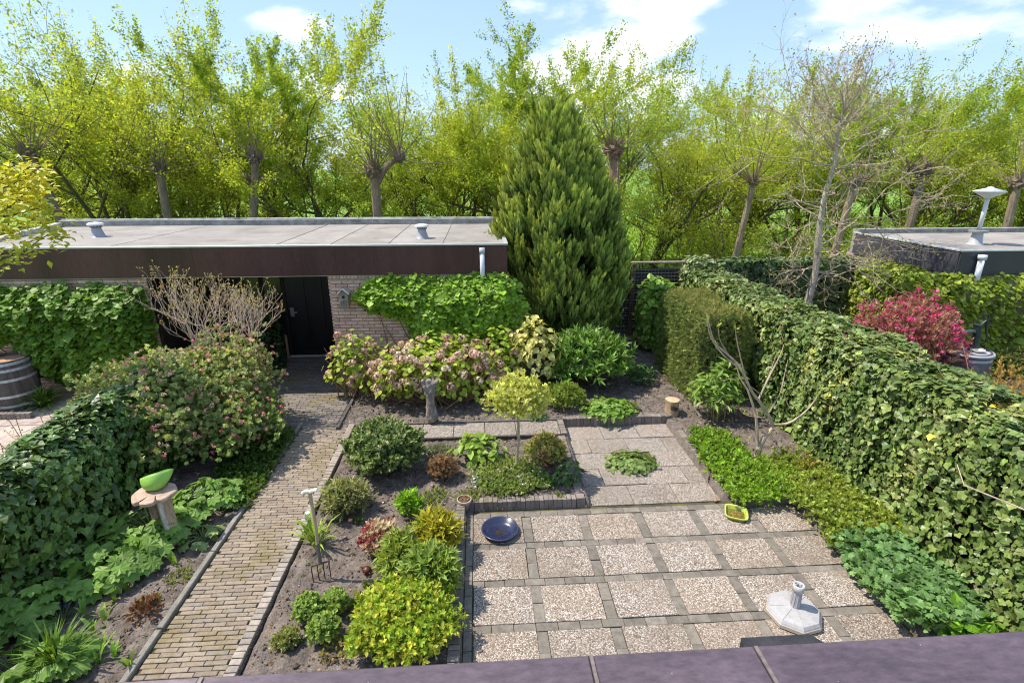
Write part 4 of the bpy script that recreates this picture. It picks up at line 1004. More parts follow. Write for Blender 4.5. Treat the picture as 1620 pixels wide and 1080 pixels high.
# ================================================================== FLOWER BED IN THE MIDDLE
z = .09
def fb(name, label, cat, bb, dep=.9, **k):
    c, rx, ry, h = fit(*bb, z, dep)
    rx, ry = rx * .90, ry * .90
    kw = dict(ind=0, up=.6, lump=.12, shell=.55, mat=LEAF, stems=5); kw.update(k)
    if 'hh' in kw: h = kw.pop('hh')
    if len(kw['tm']) == 3: k_ = max(.6, 1 - kw['size'] * .45 / rx); rx *= k_; ry *= k_; h = max(h - kw['size'] * .35, h * .65)
    n, tm, size, pal = kw.pop('n'), kw.pop('tm'), kw.pop('size'), kw.pop('pal')
    return bush(name, label, cat, c, rx, ry, h, n, tm, size, pal, **kw)
fb('viburnum', 'large rounded dark green shrub with pale buds beside the brick path', 'shrub', (535, 668, 674, 775), n=2300, tm=SPR_OVAL, size=.085, pal=[((.05, .10, .03), 3), ((.085, .15, .045), 3), ((.15, .21, .08), 1.6)], tip=[((.20, .27, .08), 1), ((.12, .19, .06), 1)], lump=.28, mat=LEAF_GLOSS, flow=(BLOSSOM, .05, [((.72, .74, .58), 1), ((.80, .76, .66), 1)], 55, 'blossom'))
fb('euonymus', 'big golden green euonymus mound in the near corner by the patio edging', 'shrub', (533, 930, 726, 1075), n=3300, tm=SPR_OVAL, size=.072, pal=[((.14, .26, .02), 3), ((.22, .36, .03), 3), ((.36, .44, .05), 2)], tip=[((.48, .52, .07), 1.6), ((.28, .43, .05), 2)], lump=.24, patch=.45, freq=6, jit=.25, ind=0)
S_ = [((.14, .25, .05), 2), ((.20, .33, .06), 2), ((.09, .17, .035), 1)]
for lab, bb in (('sedum mound, leftmost of the three near the euonymus', (457, 946, 511, 1000)), ('sedum mound farthest from the path of the three small mounds', (504, 938, 552, 984)), ('sedum mound nearest to the ledge of the three small mounds', (479, 978, 536, 1032))):
    fb('sedum', lab, 'perennial', bb, n=420, tm=SPR_ROUND, size=.055, pal=S_, tip=[((.26, .40, .10), 1)], lump=.08, group='sedum mounds near the path')
EY = [((.14, .24, .04), 2), ((.20, .31, .05), 2), ((.09, .17, .03), 1)]
fb('golden_shrub', 'upright shrub with orange yellow tips above the patio edging', 'shrub', (652, 822, 724, 892), n=230, tm=SPR_NARROW, size=.15, pal=EY, tip=[((.42, .40, .04), 2), ((.24, .36, .05), 1)], lump=.12, patch=.8, freq=3)
fb('narrow_leaf_shrub', 'green narrow leaved shrub below the purple heuchera', 'shrub', (600, 856, 664, 918), n=210, tm=SPR_NARROW, size=.14, pal=EY, tip=[((.26, .36, .08), 1)], lump=.1)
fb('narrow_leaf_shrub', 'green narrow leaved shrub pressing against the patio edging behind the golden mound', 'shrub', (640, 880, 722, 962), n=320, tm=SPR_NARROW, size=.145, pal=[((.11, .21, .04), 2), ((.17, .29, .05), 2)], tip=[((.24, .36, .08), 1)], lump=.12)
fb('heuchera', 'low clump of dark red and pinkish white leaves in bare soil', 'perennial', (562, 828, 632, 890), n=300, tm=SPR_OVAL, size=.075, pal=[((.16, .03, .05), 2), ((.26, .06, .09), 1.5), ((.46, .42, .34), 3), ((.16, .22, .07), 1)], tip=[((.30, .05, .09), 1.4), ((.56, .50, .42), 1.6)], patch=.7, freq=6, lump=.15)
fb('lavender', 'airy grey green lavender cushion beside the path', 'perennial', (502, 766, 580, 828), n=520, tm=SPR_NARROW, size=.11, pal=[((.19, .23, .10), 2), ((.25, .28, .14), 2), ((.16, .17, .08), 1)], lump=.3, shell=.2, jit=.3)
fb('phlox', 'small bright green tuft alone in the middle of the bed', 'perennial', (626, 782, 668, 824), n=170, tm=SPR_NARROW, size=.085, pal=[((.14, .32, .02), 2), ((.20, .42, .03), 2)], lump=.1)
fb('low_creeper', 'flat yellow green creeper in the soil between phlox and tiny pot', 'ground cover', (664, 778, 712, 800), hh=.06, n=150, tm=SPR_KITE, size=.04, pal=[((.20, .28, .05), 1), ((.12, .18, .03), 1)])
fb('low_creeper', 'pale low creeper against the front edging beside the small flower pot', 'ground cover', (716, 783, 765, 801), hh=.05, n=170, tm=SPR_KITE, size=.035, pal=[((.26, .30, .10), 1), ((.18, .24, .06), 1)])
fb('dry_heather', 'reddish brown dry heather tuft between viburnum and hosta', 'perennial', (672, 722, 726, 768), n=650, tm=SPR_NARROW, size=.05, pal=[((.20, .12, .08), 2), ((.26, .17, .11), 2), ((.14, .13, .06), 1)], lump=.25, shell=.2, dep=.8)
fb('grey_thyme', 'grey green thyme mat behind the dry heather', 'ground cover', (668, 706, 720, 730), hh=.08, n=300, tm=SPR_KITE, size=.035, pal=[((.16, .21, .12), 1)], dep=.9)
fb('hosta_clump', 'light green broad leaved clump with yellow patches left of the standard tree', 'perennial', (714, 684, 802, 750), n=190, tm=T_OVAL, size=.12, pal=[((.17, .30, .04), 3), ((.25, .38, .06), 2), ((.50, .48, .08), .5)], ind=190, up=1.0, shell=.3, droop=-.2, mat=LEAF)
gc = fb('flowering_groundcover', 'low mat of pale leaves and lilac white flowers round the standard tree stem', 'ground cover', (736, 728, 880, 796), hh=.15, n=2300, tm=SPR_KITE, size=.045, pal=[((.16, .25, .06), 3), ((.24, .33, .09), 2), ((.34, .38, .18), 1)], lump=.3, freq=4, flow=(BLOSSOM, .028, [((.70, .66, .80), 2), ((.75, .62, .70), 1), ((.78, .80, .80), 1)], 85, 'blossom'))
for q, (px, py, cc, lab) in enumerate(((790, 745, (.80, .68, .72), 'large pale pink bloom'), (753, 760, (.45, .60, .52), 'pale blue green rosette left of the pink bloom'), (797, 764, (.45, .62, .62), 'pale blue rosette below the pink bloom'), (822, 758, (.50, .68, .70), 'pale blue rosette right at the foot of the standard tree'))):
    p = G(px, py, .16); m = MB(); inst(m, BLOSSOM[:2], p[None], frames(np.array([[0, -.4, .9]]), np.array([[1., 0, 0]])), .11, np.array([cc])); m.build('rosette', PETAL, gc)
fb('spiraea', 'brownish yellow spiraea bush with red stems at the right end of the middle bed', 'shrub', (828, 688, 908, 752), n=800, tm=SPR_OVAL, size=.055, pal=[((.24, .30, .07), 3), ((.33, .31, .09), 2), ((.36, .21, .10), 1)], tip=[((.44, .33, .17), 1), ((.32, .40, .10), 1.3)], stemcol=(.26, .07, .04), stems=24, lump=.14, low=-.05)
fb('hellebore', 'dark leafy tuft hanging over the edging at the right end of the middle bed', 'perennial', (880, 734, 922, 770), n=60, tm=T_NARROW, size=.17, pal=[((.06, .12, .03), 2), ((.14, .20, .05), 1)], mat=LEAF_GLOSS, up=.8)
fb('small_herb', 'tiny green herb at the foot of the spiraea', 'herb', (846, 752, 882, 776), hh=.07, n=90, tm=SPR_OVAL, size=.055, pal=[((.13, .24, .05), 1)])
fb('forget_me_not', 'small clump with pale blue flowers near the bottom of the path', 'flower', (424, 1000, 470, 1036), n=170, tm=SPR_OVAL, size=.05, pal=[((.20, .26, .07), 2), ((.28, .31, .12), 1)], flow=(BLOSSOM, .016, [((.55, .56, .80), 1), ((.75, .75, .82), 1)], 22, 'blossom'))
fb('yellow_flowers', 'tiny orange yellow flowers at the ledge, left of the euonymus', 'flower', (494, 1038, 560, 1058), hh=.06, n=80, tm=SPR_OVAL, size=.035, pal=[((.18, .24, .06), 1), ((.20, .2, .06), 1)], flow=(BLOSSOM, .016, [((.75, .50, .04), 1)], 16, 'blossom'))
fb('small_herb', 'thin green herb at the rim of the golden euonymus mound', 'herb', (548, 945, 578, 968), hh=.05, n=70, tm=SPR_KITE, size=.05, pal=[((.18, .28, .06), 1)])
for lab, bb in (('little weed between the lavender and the garden fork', (556, 815, 574, 830)), ('little weed in bare soil right of the garden fork', (572, 920, 590, 934)), ('green weed by the upper corner of the forecourt kerb', (532, 752, 556, 772)), ('small weed beside the copper ball', (592, 884, 606, 896)), ('yellow green weed at the front edging below the spiraea', (876, 776, 898, 790)), ('small plant at the left foot of the viburnum', (504, 745, 540, 775))):
    fb('weed', lab, 'weed', bb, hh=.035, n=45, tm=SPR_KITE, size=.04, pal=[((.17, .26, .05), 1), ((.10, .17, .03), 1)], stems=0)
c, rx, ry, h = fit(966, 722, 1048, 752, .0, .8)
bush('strawberry_patch', 'patch of green strawberry leaves growing through the upper terrace tiles', 'ground cover', c, rx, ry, .10, 420, T_ROUND, .06, [((.12, .21, .05), 3), ((.18, .28, .08), 2), ((.26, .16, .08), .4)], 200, 1.5, .35, .4, LEAF, 0)

def blades(name, label, cat, c, n, L, spread, pal, ind=60, w=1.0, up=1.2):
    e = empty(name, c, label, cat); a = rng.uniform(0, 6.28, n); el = np.abs(rng.normal(0, spread, n)).clip(0, 1.4)
    d = np.stack([np.cos(a) * np.sin(el), np.sin(a) * np.sin(el), np.cos(el)], 1)
    P = np.asarray(c) + np.stack([np.cos(a), np.sin(a), a * 0], 1) * rng.uniform(0, .12 * L, n)[:, None]
    nn = np.stack([-np.cos(a) * np.cos(el), -np.sin(a) * np.cos(el), np.sin(el)], 1) * -1 + rng.normal(0, .15, (n, 3))
    tm = (T_BLADE[0] * np.array([w, 1, -1.6]), T_BLADE[1])
    leaf_parts(e, tm, P, frames(nn, d), L * rng.uniform(.6, 1.15, n), colours(P, pal, 1, 3, .22), LEAF, ind, 'blade', 'blade_tuft'); return e
blades('iris_clump', 'spiky yellow green iris leaves round the handle of the garden fork', 'perennial', G(500, 862, .09), 55, .34, .45, [((.22, .36, .04), 2), ((.34, .44, .06), 1)], 55, 1.1)
blades('ornamental_grass', 'drooping green grass tuft in the lower left corner', 'grass', G(95, 1058, .09), 170, .38, .55, [((.07, .16, .02), 2), ((.11, .22, .03), 2), ((.20, .27, .06), 1)], 170, .6)
blades('day_lily', 'low arching grassy tuft at the foot of the oak barrel', 'perennial', G(68, 642, .05), 220, .42, .7, [((.10, .22, .03), 2), ((.15, .28, .05), 2)], 0, .9)
blades('grape_hyacinth', 'thin dark leaves with blue flowers in the left bed', 'flower', G(100, 985, .1), 26, .2, .8, [((.06, .14, .03), 1)], 26, .7)
m = MB()
for q in range(9):
    p = G(105 + random.uniform(-12, 18), 950 + random.uniform(-14, 12), .16); inst(m, BLOSSOM[:2], p[None], frames(np.array([[0, 0, 1.]]), np.array([[1., 0, 0]])), .035, np.array([(.20, .22, .62)]))
tag(m.build('blue_flowers', PETAL, origin=tuple(G(108, 950, .1))), 'small blue violet flowers under the ivy in the left bed', 'flower')
for k_, (px, py, lab) in enumerate(((134, 972, 'broad young tulip leaves below the big palmate leaves'), (148, 998, 'young tulip shoot second from the hedge, taller pair of leaves'), (165, 985, 'thin tulip shoot right of the tallest shoot'), (238, 906, 'pair of tulip leaves near the stool on the path side'), (278, 892, 'tulip leaves in front of the stool foot'), (264, 868, 'folded tulip leaf at the stool foot'), (181, 950, 'tulip leaves above the brown dead plant'), (202, 935, 'small tulip leaves between ivy and bare soil'), (150, 940, 'tulip leaf beside the hedge foot'), (118, 1062, 'yellow green tulip leaves nearest the ledge'), (140, 1055, 'upright tulip shoot by the ornamental grass'), (156, 1048, 'tallest narrow tulip shoot near the ledge'), (165, 1020, 'dark narrow tulip shoot in bare soil'), (204, 1052, 'single tulip shoot closest to the path near the ledge'), (180, 1040, 'small tulip sprig near the lower kerb'))):
    blades('tulip_shoot', lab, 'tulip', G(px, py, .09), 4, .17, .35, [((.14, .30, .04), 1), ((.20, .36, .06), 1)], 4, 3.0)

# standard tree with golden ball crown
p0 = G(817, 748, .09); t0 = AY(820, 660, p0[1])
e = empty('standard_tree', p0, 'golden leaved standard tree with a ball crown on a thin pale stem', 'tree')
mb = MB(); tube(mb, [p0 - [0, 0, .03], p0 + [.01, .0, .3], (t0 + p0) / 2 + [.015, 0, .05], t0, t0 + [0, 0, .2]], [.024, .021, .019, .017, .01], 9, (.36, .31, .20))
for q in range(34):
    a = random.uniform(0, 6.28); el = random.uniform(.1, 1.5); L = random.uniform(.2, .36); v = np.array([math.cos(a) * math.sin(el), math.sin(a) * math.sin(el), math.cos(el) * .8]) * L
    tube(mb, [t0 + [0, 0, random.uniform(-.03, .12)], t0 + v * .5 + [0, 0, .02], t0 + v + [0, 0, .08]], [.008, .006, .003], 5, (.34, .28, .16))
mb.build('trunk', TWIG, e)
cc = t0 + np.array([0, 0, -.02])
bush('standard_tree', 'crown', None, cc, .37, .35, .56, 900, SPR_OVAL, .065, [((.34, .44, .08), 2), ((.44, .52, .13), 2), ((.25, .34, .06), 1)], 0, .4, .22, .35, LEAF, 0, root=e, tip=[((.52, .58, .18), 1)], low=-.3, lfreq=5)

# ================================================================== RIGHT BED
c = np.array([4.05, 6.45, .08])
def mat_plants(name, label, cat, poly, n, tm, size, pal, hgt=.12, z0=.09, flow=None, ind=0, tip=None, seed=1, mat=None, mound=.5):
    "ground cover filling an outline given by ground points"
    poly = np.array(poly); e = empty(name, (poly[:, 0].mean(), poly[:, 1].mean(), z0), label, cat)
    x = rng.uniform(poly[:, 0].min(), poly[:, 0].max(), n * 3); y = rng.uniform(poly[:, 1].min(), poly[:, 1].max(), n * 3)
    k = inside(x + rng.normal(0, .05, len(x)), y + rng.normal(0, .05, len(y)), poly); x, y = x[k][:n], y[k][:n]
    Q = np.stack([x, y, x * 0], 1); hh = hgt * (1 - mound * .5 + mound * nfield(Q, 5, seed))
    P = np.stack([x, y, z0 + hh * rng.uniform(.25, 1, len(x))], 1); nn = rng.normal(0, .5, (len(x), 3)) + np.array([0, 0, 1.0])
    s = size * np.exp(rng.normal(0, .22, len(x))); col = colours(P, pal, seed, 2.5, .22)
    if len(tm) == 3: Rm = frames(rng.normal(0, 1, (len(x), 3)), nn)[:, :, [0, 2, 1]]
    else: Rm = frames(nn, rng.normal(0, 1, (len(x), 3)) + [0, 0, .2])
    tp = colours(P, tip, seed + 1, 2.5, .2) if tip else None
    leaf_parts(e, tm if tp is not None else tm[:2], P, Rm, s, col, mat or LEAF, ind, tip=tp)
    if flow:
        i = rng.integers(0, len(P), flow[3]); m = MB(); Pf = P[i] * 1.0; Pf[:, 2] = z0 + hh[i] + .02
        inst(m, flow[0][:2], Pf, frames(rng.normal(0, 1, (len(i), 3)), rng.normal(0, .3, (len(i), 3)) + [0, 0, 1])[:, :, [0, 2, 1]], flow[1] * rng.uniform(.7, 1.3, len(i)), colours(Pf, flow[2], 2, 9, .12, 0)); m.build('blossom', PETAL, e)
    return e
def gp(pts, z=.09): return [tuple(G(a, b, z)[:2]) for a, b in pts]
mat_plants('periwinkle', 'bright green periwinkle mat with tiny pale blue flowers right of the upper terrace', 'ground cover', gp([(1092, 700), (1120, 682), (1160, 700), (1195, 735), (1250, 735), (1262, 798), (1170, 802), (1140, 775)]), 2300, SPR_OVAL, .062, [((.13, .27, .02), 3), ((.20, .36, .03), 3), ((.28, .40, .05), 1)], .13, flow=(BLOSSOM, .018, [((.60, .66, .88), 1), ((.75, .80, .9), 1)], 50))
mat_plants('barrenwort', 'reddish and yellow green leaves spreading below the ivy beside the patio', 'ground cover', gp([(1215, 725), (1290, 735), (1420, 795), (1450, 870), (1322, 872), (1274, 828), (1246, 800), (1225, 760)]), 1900, SPR_OVAL, .068, [((.15, .24, .03), 3), ((.22, .31, .04), 3), ((.26, .16, .05), 1)], .18, tip=[((.32, .20, .07), 1), ((.26, .36, .06), 2.6)])
mat_plants('cranesbill', 'soft blue green cranesbill cushion between patio and ivy', 'perennial', gp([(1320, 858), (1420, 862), (1490, 915), (1550, 985), (1520, 1012), (1438, 1004), (1368, 938)]), 2900, T_PALM, .058, [((.10, .22, .07), 3), ((.14, .28, .09), 3), ((.08, .17, .05), 1)], .26, ind=150, mound=.3)
mat_plants('lily_of_the_valley', 'fresh green pointed leaves nearest the ledge at the right end of the patio', 'perennial', gp([(1490, 985), (1540, 975), (1570, 1010), (1560, 1030), (1500, 1030)]), 150, T_OVAL, .13, [((.12, .28, .02), 2), ((.18, .36, .03), 1)], .2, ind=80)
fb('small_herb', 'green herb tuft at the right edge of the soil path by the periwinkle', 'herb', (1093, 672, 1118, 688), hh=.06, n=90, tm=SPR_OVAL, size=.05, pal=[((.16, .28, .05), 1)])
# peony shrub
c = G(1135, 668, .09)
bush('peony', 'fresh leafy peony with lance shaped light green leaves before the yew block', 'shrub', (c[0] + .02, c[1] + .15, .09), .42, .34, .95, 520, T_NARROW, .16, [((.13, .25, .04), 2), ((.20, .34, .07), 2), ((.09, .18, .03), 1)], 240, .9, .24, .3, LEAF, 18, stemcol=(.30, .26, .10), droop=-.5, stem_r=.009)

# fig tree, bare branches
def limb(mb, pts, r0, r1, n=8, col=(.4, .36, .3)):
    P = np.array(pts, float); k = len(P); t = np.linspace(0, k - 1, (k - 1) * 4 + 1); i = np.minimum(t.astype(int), k - 2); f = (t - i)[:, None]
    Pm = np.vstack([2 * P[0] - P[1], P, 2 * P[-1] - P[-2]]); a, b, c_, d = Pm[i], Pm[i + 1], Pm[i + 2], Pm[i + 3]
    Q = .5 * ((2 * b) + (-a + c_) * f + (2 * a - 5 * b + 4 * c_ - d) * f ** 2 + (-a + 3 * b - 3 * c_ + d) * f ** 3)
    tube(mb, Q, np.linspace(r0, r1, len(Q)), n, col)
fy = 6.30
e = empty('fig_tree', (3.95, fy, .08), 'young bare fig tree with pale curved branches in front of the ivy', 'tree')
def fp(px, py, dy=0): return AY(px, py, fy + dy)
FC = (.44, .35, .25)
mb = MB(); limb(mb, [fp(1196, 734), fp(1200, 712), fp(1210, 690)], .045, .036, 10, FC); mb.build('trunk', BARK, e)
for pts, r0 in (([(1210, 692), (1222, 672), (1205, 640), (1190, 620), (1170, 580), (1150, 560), (1130, 540), (1120, 505)], .030), ([(1198, 700), (1196, 660), (1184, 620), (1172, 600), (1165, 578)], .026), ([(1165, 578), (1148, 565), (1125, 535), (1117, 495)], .016), ([(1165, 580), (1140, 540), (1136, 515)], .012),
                ([(1222, 672), (1250, 668), (1280, 645), (1300, 615)], .022), ([(1280, 645), (1295, 625), (1318, 600)], .010), ([(1200, 632), (1215, 600), (1235, 560), (1240, 545)], .016), ([(1190, 620), (1178, 590), (1166, 540), (1163, 512)], .014), ([(1200, 632), (1218, 590), (1228, 560)], .012), ([(1205, 625), (1170, 600), (1140, 602)], .007), ([(1205, 660), (1180, 656), (1165, 640)], .007), ([(1215, 655), (1235, 620), (1242, 590)], .009)):
    dy = random.uniform(-.15, .2); mb = MB(); k = len(pts)
    limb(mb, [fp(a, b, dy * i / k) for i, (a, b) in enumerate(pts)], r0 * .92, max(r0 * .25, .003), 8, FC if r0 > .015 else (.40, .28, .20)); mb.build('branch', BARK, e)
m = MB(); q = np.array([fp(1120, 505), fp(1130, 540), fp(1163, 520), fp(1180, 655), fp(1182, 692), fp(1240, 560), fp(1300, 630), fp(1136, 515)]); q = np.repeat(q, 4, 0) + rng.normal(0, .02, (len(q) * 4, 3))
inst(m, T_OVAL, q, frames(rand_dirs(len(q)), rand_dirs(len(q)) + [0, 0, 1]), .05, np.full((len(q), 3), 1.0) * np.array([.38, .46, .06])); m.build('bud_leaf', LEAF, e, stuff=True)

# crimson shrub in the neighbour's garden
bush('crimson_shrub', 'crimson pink flowering shrub behind the ivy fence beside the grey rain barrel', 'shrub', (7.62, 8.4, .15), 1.02, .7, 1.60, 1500, SPR_KITE, .12, [((.24, .09, .10), 3), ((.34, .14, .16), 2), ((.38, .27, .22), 2), ((.24, .20, .12), 1.5)], 0, .5, .34, .3, LEAF, 20, tip=[((.46, .05, .20), 1.6), ((.36, .20, .19), 1.6), ((.26, .17, .12), 1)], patch=.35, freq=5, lfreq=4, low=-.1, flow=(BLOSSOM, .07, [((.52, .03, .20), 2), ((.60, .14, .32), 1)], 170, 'blossom'))
bush('spotted_shrub', 'orange and yellow green leaved low shrub behind the ivy, at the right edge', 'shrub', (7.15, 6.0, .1), .85, .75, 1.30, 1700, SPR_SMALL, .07, [((.28, .30, .06), 2), ((.38, .24, .07), 2), ((.30, .14, .07), 1)], 0, .6, .14, .45, LEAF, 8)
bush('low_fern', 'dark low foliage at the foot of the neighbour wall beside the rain barrel', 'shrub', (10.3, 8.8, .05), .9, .4, .6, 800, SPR_SMALL, .08, [((.08, .13, .03), 2), ((.16, .19, .05), 1), ((.22, .13, .08), 1)], 0, .6, .2, .4, LEAF, 4)

# ================================================================== LEFT BED
bush('flowering_currant', 'big flowering currant bush with pink blossom hanging over the left bed', 'shrub', (-4.2, 7.2, .12), 1.08, 1.2, 1.32, 5200, SPR_ROUND, .092, [((.20, .29, .11), 3), ((.29, .38, .17), 3), ((.40, .44, .24), 1.5), ((.50, .48, .12), .5)], 0, .8, .30, .25, LEAF, 26, stemcol=(.26, .17, .10), tip=[((.38, .42, .20), 1), ((.24, .34, .13), 1), ((.50, .34, .30), .4)], low=-.25, lfreq=3, freq=2,
     flow=(BLOSSOM, .050, [((.60, .12, .24), 1), ((.66, .30, .34), 2), ((.64, .44, .38), 2)], 220, 'blossom'), stem_r=.010)
bush('flowering_currant', 'lower pink flowered currant branches beside the path, above the green carpet', 'shrub', (-3.48, 6.85, .1), .58, .78, .98, 1250, SPR_ROUND, .08, [((.15, .29, .07), 3), ((.23, .37, .10), 2)], 0, .8, .38, .25, LEAF, 14, stemcol=(.26, .17, .10), tip=[((.26, .36, .12), 1)], low=-.2, flow=(BLOSSOM, .045, [((.62, .12, .26), 1), ((.66, .34, .36), 1)], 90, 'blossom'))
bush('flowering_currant', 'pale leaved currant boughs bulging over the ivy hedge before the neighbour paving', 'shrub', (-5.0, 7.1, .12), .72, .8, 1.18, 2300, SPR_ROUND, .085, [((.20, .29, .11), 3), ((.28, .36, .16), 3), ((.38, .40, .22), 1.5)], 0, .9, .34, .25, LEAF, 12, stemcol=(.26, .17, .10), tip=[((.40, .44, .22), 1), ((.26, .36, .14), 1), ((.50, .30, .28), .4)], low=-.25, flow=(BLOSSOM, .045, [((.62, .22, .28), 1), ((.64, .44, .38), 1)], 50, 'blossom'))
bush('flowering_currant', 'tall loose currant shoots rising into the bare twiggy shrub before the shed', 'shrub', (-3.75, 7.75, .12), .62, .5, 1.62, 900, SPR_ROUND, .08, [((.22, .32, .13), 3), ((.32, .40, .20), 2)], 0, .9, .45, .1, LEAF, 16, stemcol=(.34, .24, .15), tip=[((.40, .44, .24), 1), ((.52, .32, .30), .6)], low=-.2, flow=(BLOSSOM, .045, [((.62, .20, .30), 1), ((.66, .36, .36), 1)], 60, 'blossom'))
# bare twiggy shrub before the opening
e = empty('bare_shrub', (-3.9, 8.6, .1), 'leafless pale twiggy shrub in front of the dark shed opening', 'shrub')
mb = MB(); m2 = MB(); budP = []
def twigs(p, d, L, r, lev):
    k = 4; P = [p]; dd = d
    for q in range(k):
        dd = norm(dd + rng.normal(0, .10, 3) + np.array([0, 0, .04 if lev < 3 else .10])); P.append(P[-1] + dd * L / k)
    tube(mb, P, np.linspace(r, r * .55, k + 1), 5 if r > .006 else 4, np.array((.58, .44, .35)) * random.uniform(.75, 1.15), False)
    if lev >= 6 or (lev == 5 and random.random() < .35): budP.append(P[-1]); return
    for q in range(random.choice((2, 3)) if lev < 4 else 2):
        i = k if q == 0 else random.randint(2, k); nd_ = norm(dd + norm(rng.normal(0, 1, 3)) * (.75 if q else .4)); twigs(P[i], nd_, L * random.uniform(.62, .85), r * .66, lev + 1)
for bx, by, tx, tz in ((-4.15, 7.9, -.2, 1), (-4.2, 8.0, -.4, 1.1), (-4.05, 7.9, .0, 1), (-4.0, 8.1, .05, 1), (-4.2, 7.8, -.1, 1.1), (-3.65, 7.9, -.05, 1.0), (-3.6, 7.95, -.05, 1.1), (-3.5, 7.9, .1, 1.2), (-4.3, 8.0, -.5, 1.2), (-4.2, 7.9, -.3, 1.4), (-4.1, 7.9, .0, 1.5)):
    base = np.array([bx, by, .05]); d = norm(np.array([tx, rng.normal(0, .2), tz * 1.6])); d = norm(d * np.array([.6, 1, 1.3])); mid = base + d * random.uniform(1.1, 1.7)
    limb(mb, [base, (base + mid) / 2 + rng.normal(0, .03, 3), mid], .018, .014, 6, (.42, .35, .22))
    for q in range(3): twigs(mid, norm(d + rng.normal(0, .6, 3) * np.array([.95, 1, .5])), .34, .0075, 2)
mb.build('branch', TWIG, e)
bp = np.array(budP); bp = np.repeat(bp, 3, 0) + rng.normal(0, .008, (len(bp) * 3, 3))
inst(m2, T_OVAL, bp, frames(rand_dirs(len(bp)), rand_dirs(len(bp)) + [0, 0, 1.2]), .022, colours(bp, [((.42, .38, .18), 1), ((.36, .28, .18), 1)], 1)); m2.build('bud', LEAF, e)

# green carpet beside the path
mat_plants('green_carpet', 'dark green carpet of small leaves along the left side of the path', 'ground cover', gp([(405, 690), (468, 684), (440, 735), (405, 790), (380, 812), (340, 800), (350, 740)]), 2300, SPR_ROUND, .052, [((.06, .13, .02), 3), ((.10, .19, .03), 2), ((.16, .25, .03), 1)], .12)
# big palmate perennials
def palmate(label, c, r, n, L, hgt, pal=[((.12, .25, .045), 3), ((.17, .33, .06), 3), ((.26, .42, .09), 1)], seed=0):
    e = empty('tall_anemone', c, label, 'perennial'); c = np.array(c)
    a = rng.uniform(0, 6.28, n); rr = r * np.sqrt(rng.uniform(0, 1, n)); P = c + np.stack([np.cos(a) * rr, np.sin(a) * rr * .85, hgt * (1 - .55 * (rr / r) ** 2) * rng.uniform(.55, 1.05, n)], 1)
    nn = np.stack([np.cos(a) * .45, np.sin(a) * .45, np.ones(n)], 1) + rng.normal(0, .2, (n, 3)); dd = np.stack([np.cos(a), np.sin(a), a * 0 - .2], 1) + rng.normal(0, .5, (n, 3))
    leaf_parts(e, T_PALM, P, frames(nn, dd), L * rng.uniform(.6, 1.25, n), colours(P, pal, seed, 4, .2), LEAF, 300)
    mb = MB()
    for i in range(n): tube(mb, [c + [random.gauss(0, .03), random.gauss(0, .03), -.02], (c + P[i]) / 2 + [0, 0, .04], P[i]], [.004, .0035, .003], 4, (.14, .20, .06), False)
    mb.build('stalk', TWIG, e)
p = G(322, 812, .1); palmate('palmate leaved perennial right of the wooden stool', (p[0], p[1] + .1, .1), .36, 120, .125, .38)
p = G(225, 868, .1); palmate('palmate leaved perennial left of the wooden stool foot', (p[0], p[1] + .2, .1), .44, 140, .135, .36)
p = G(165, 912, .1); palmate('broad palmate leaved perennial below the ivy, left of the tulip shoots', (p[0], p[1] + .1, .1), .46, 140, .135, .34)
p = G(22, 990, .1); palmate('large leaved perennial at the left edge of the picture under the ivy', (p[0] - .05, p[1] + .1, .1), .42, 110, .15, .36)
p = G(40, 1068, .1); palmate('leafy perennial in the lower left corner by the ledge', (p[0], p[1] - .05, .1), .42, 90, .14, .25)
p = G(320, 858, .1); palmate('small pale leaved perennial at the right foot of the stool by the path', (p[0], p[1] + .02, .1), .17, 22, .12, .16, [((.18, .30, .08), 1), ((.26, .36, .14), 1)])
p = G(112, 925, .1); palmate('small young perennial at the foot of the ivy in the left bed', (p[0] - .1, p[1] - .1, .1), .25, 26, .12, .15)
fb('dead_plant', 'shrivelled dark brown plant remains in the left bed', 'dead plant', (182, 965, 245, 992), hh=.09, n=90, tm=SPR_KITE, size=.055, pal=[((.09, .045, .03), 1), ((.15, .07, .04), 1)], stems=8)
fb('yellow_moss_plant', 'yellowish low plant just above the dead brown one', 'ground cover', (205, 946, 246, 966), hh=.03, n=130, tm=SPR_KITE, size=.03, pal=[((.32, .27, .06), 1), ((.22, .2, .06), 1)], stems=0)
fb('low_creeper', 'thin pale creeping plant on the soil beside the kerb in the left bed', 'ground cover', (250, 900, 300, 930), hh=.04, n=80, tm=SPR_KITE, size=.04, pal=[((.22, .27, .10), 1)], stems=0)
fb('dead_plant', 'withered straw coloured clump low at the foot of the ivy hedge', 'dead plant', (20, 915, 75, 955), hh=.16, n=160, tm=SPR_NARROW, size=.09, pal=[((.30, .19, .09), 1), ((.38, .27, .14), 1)])

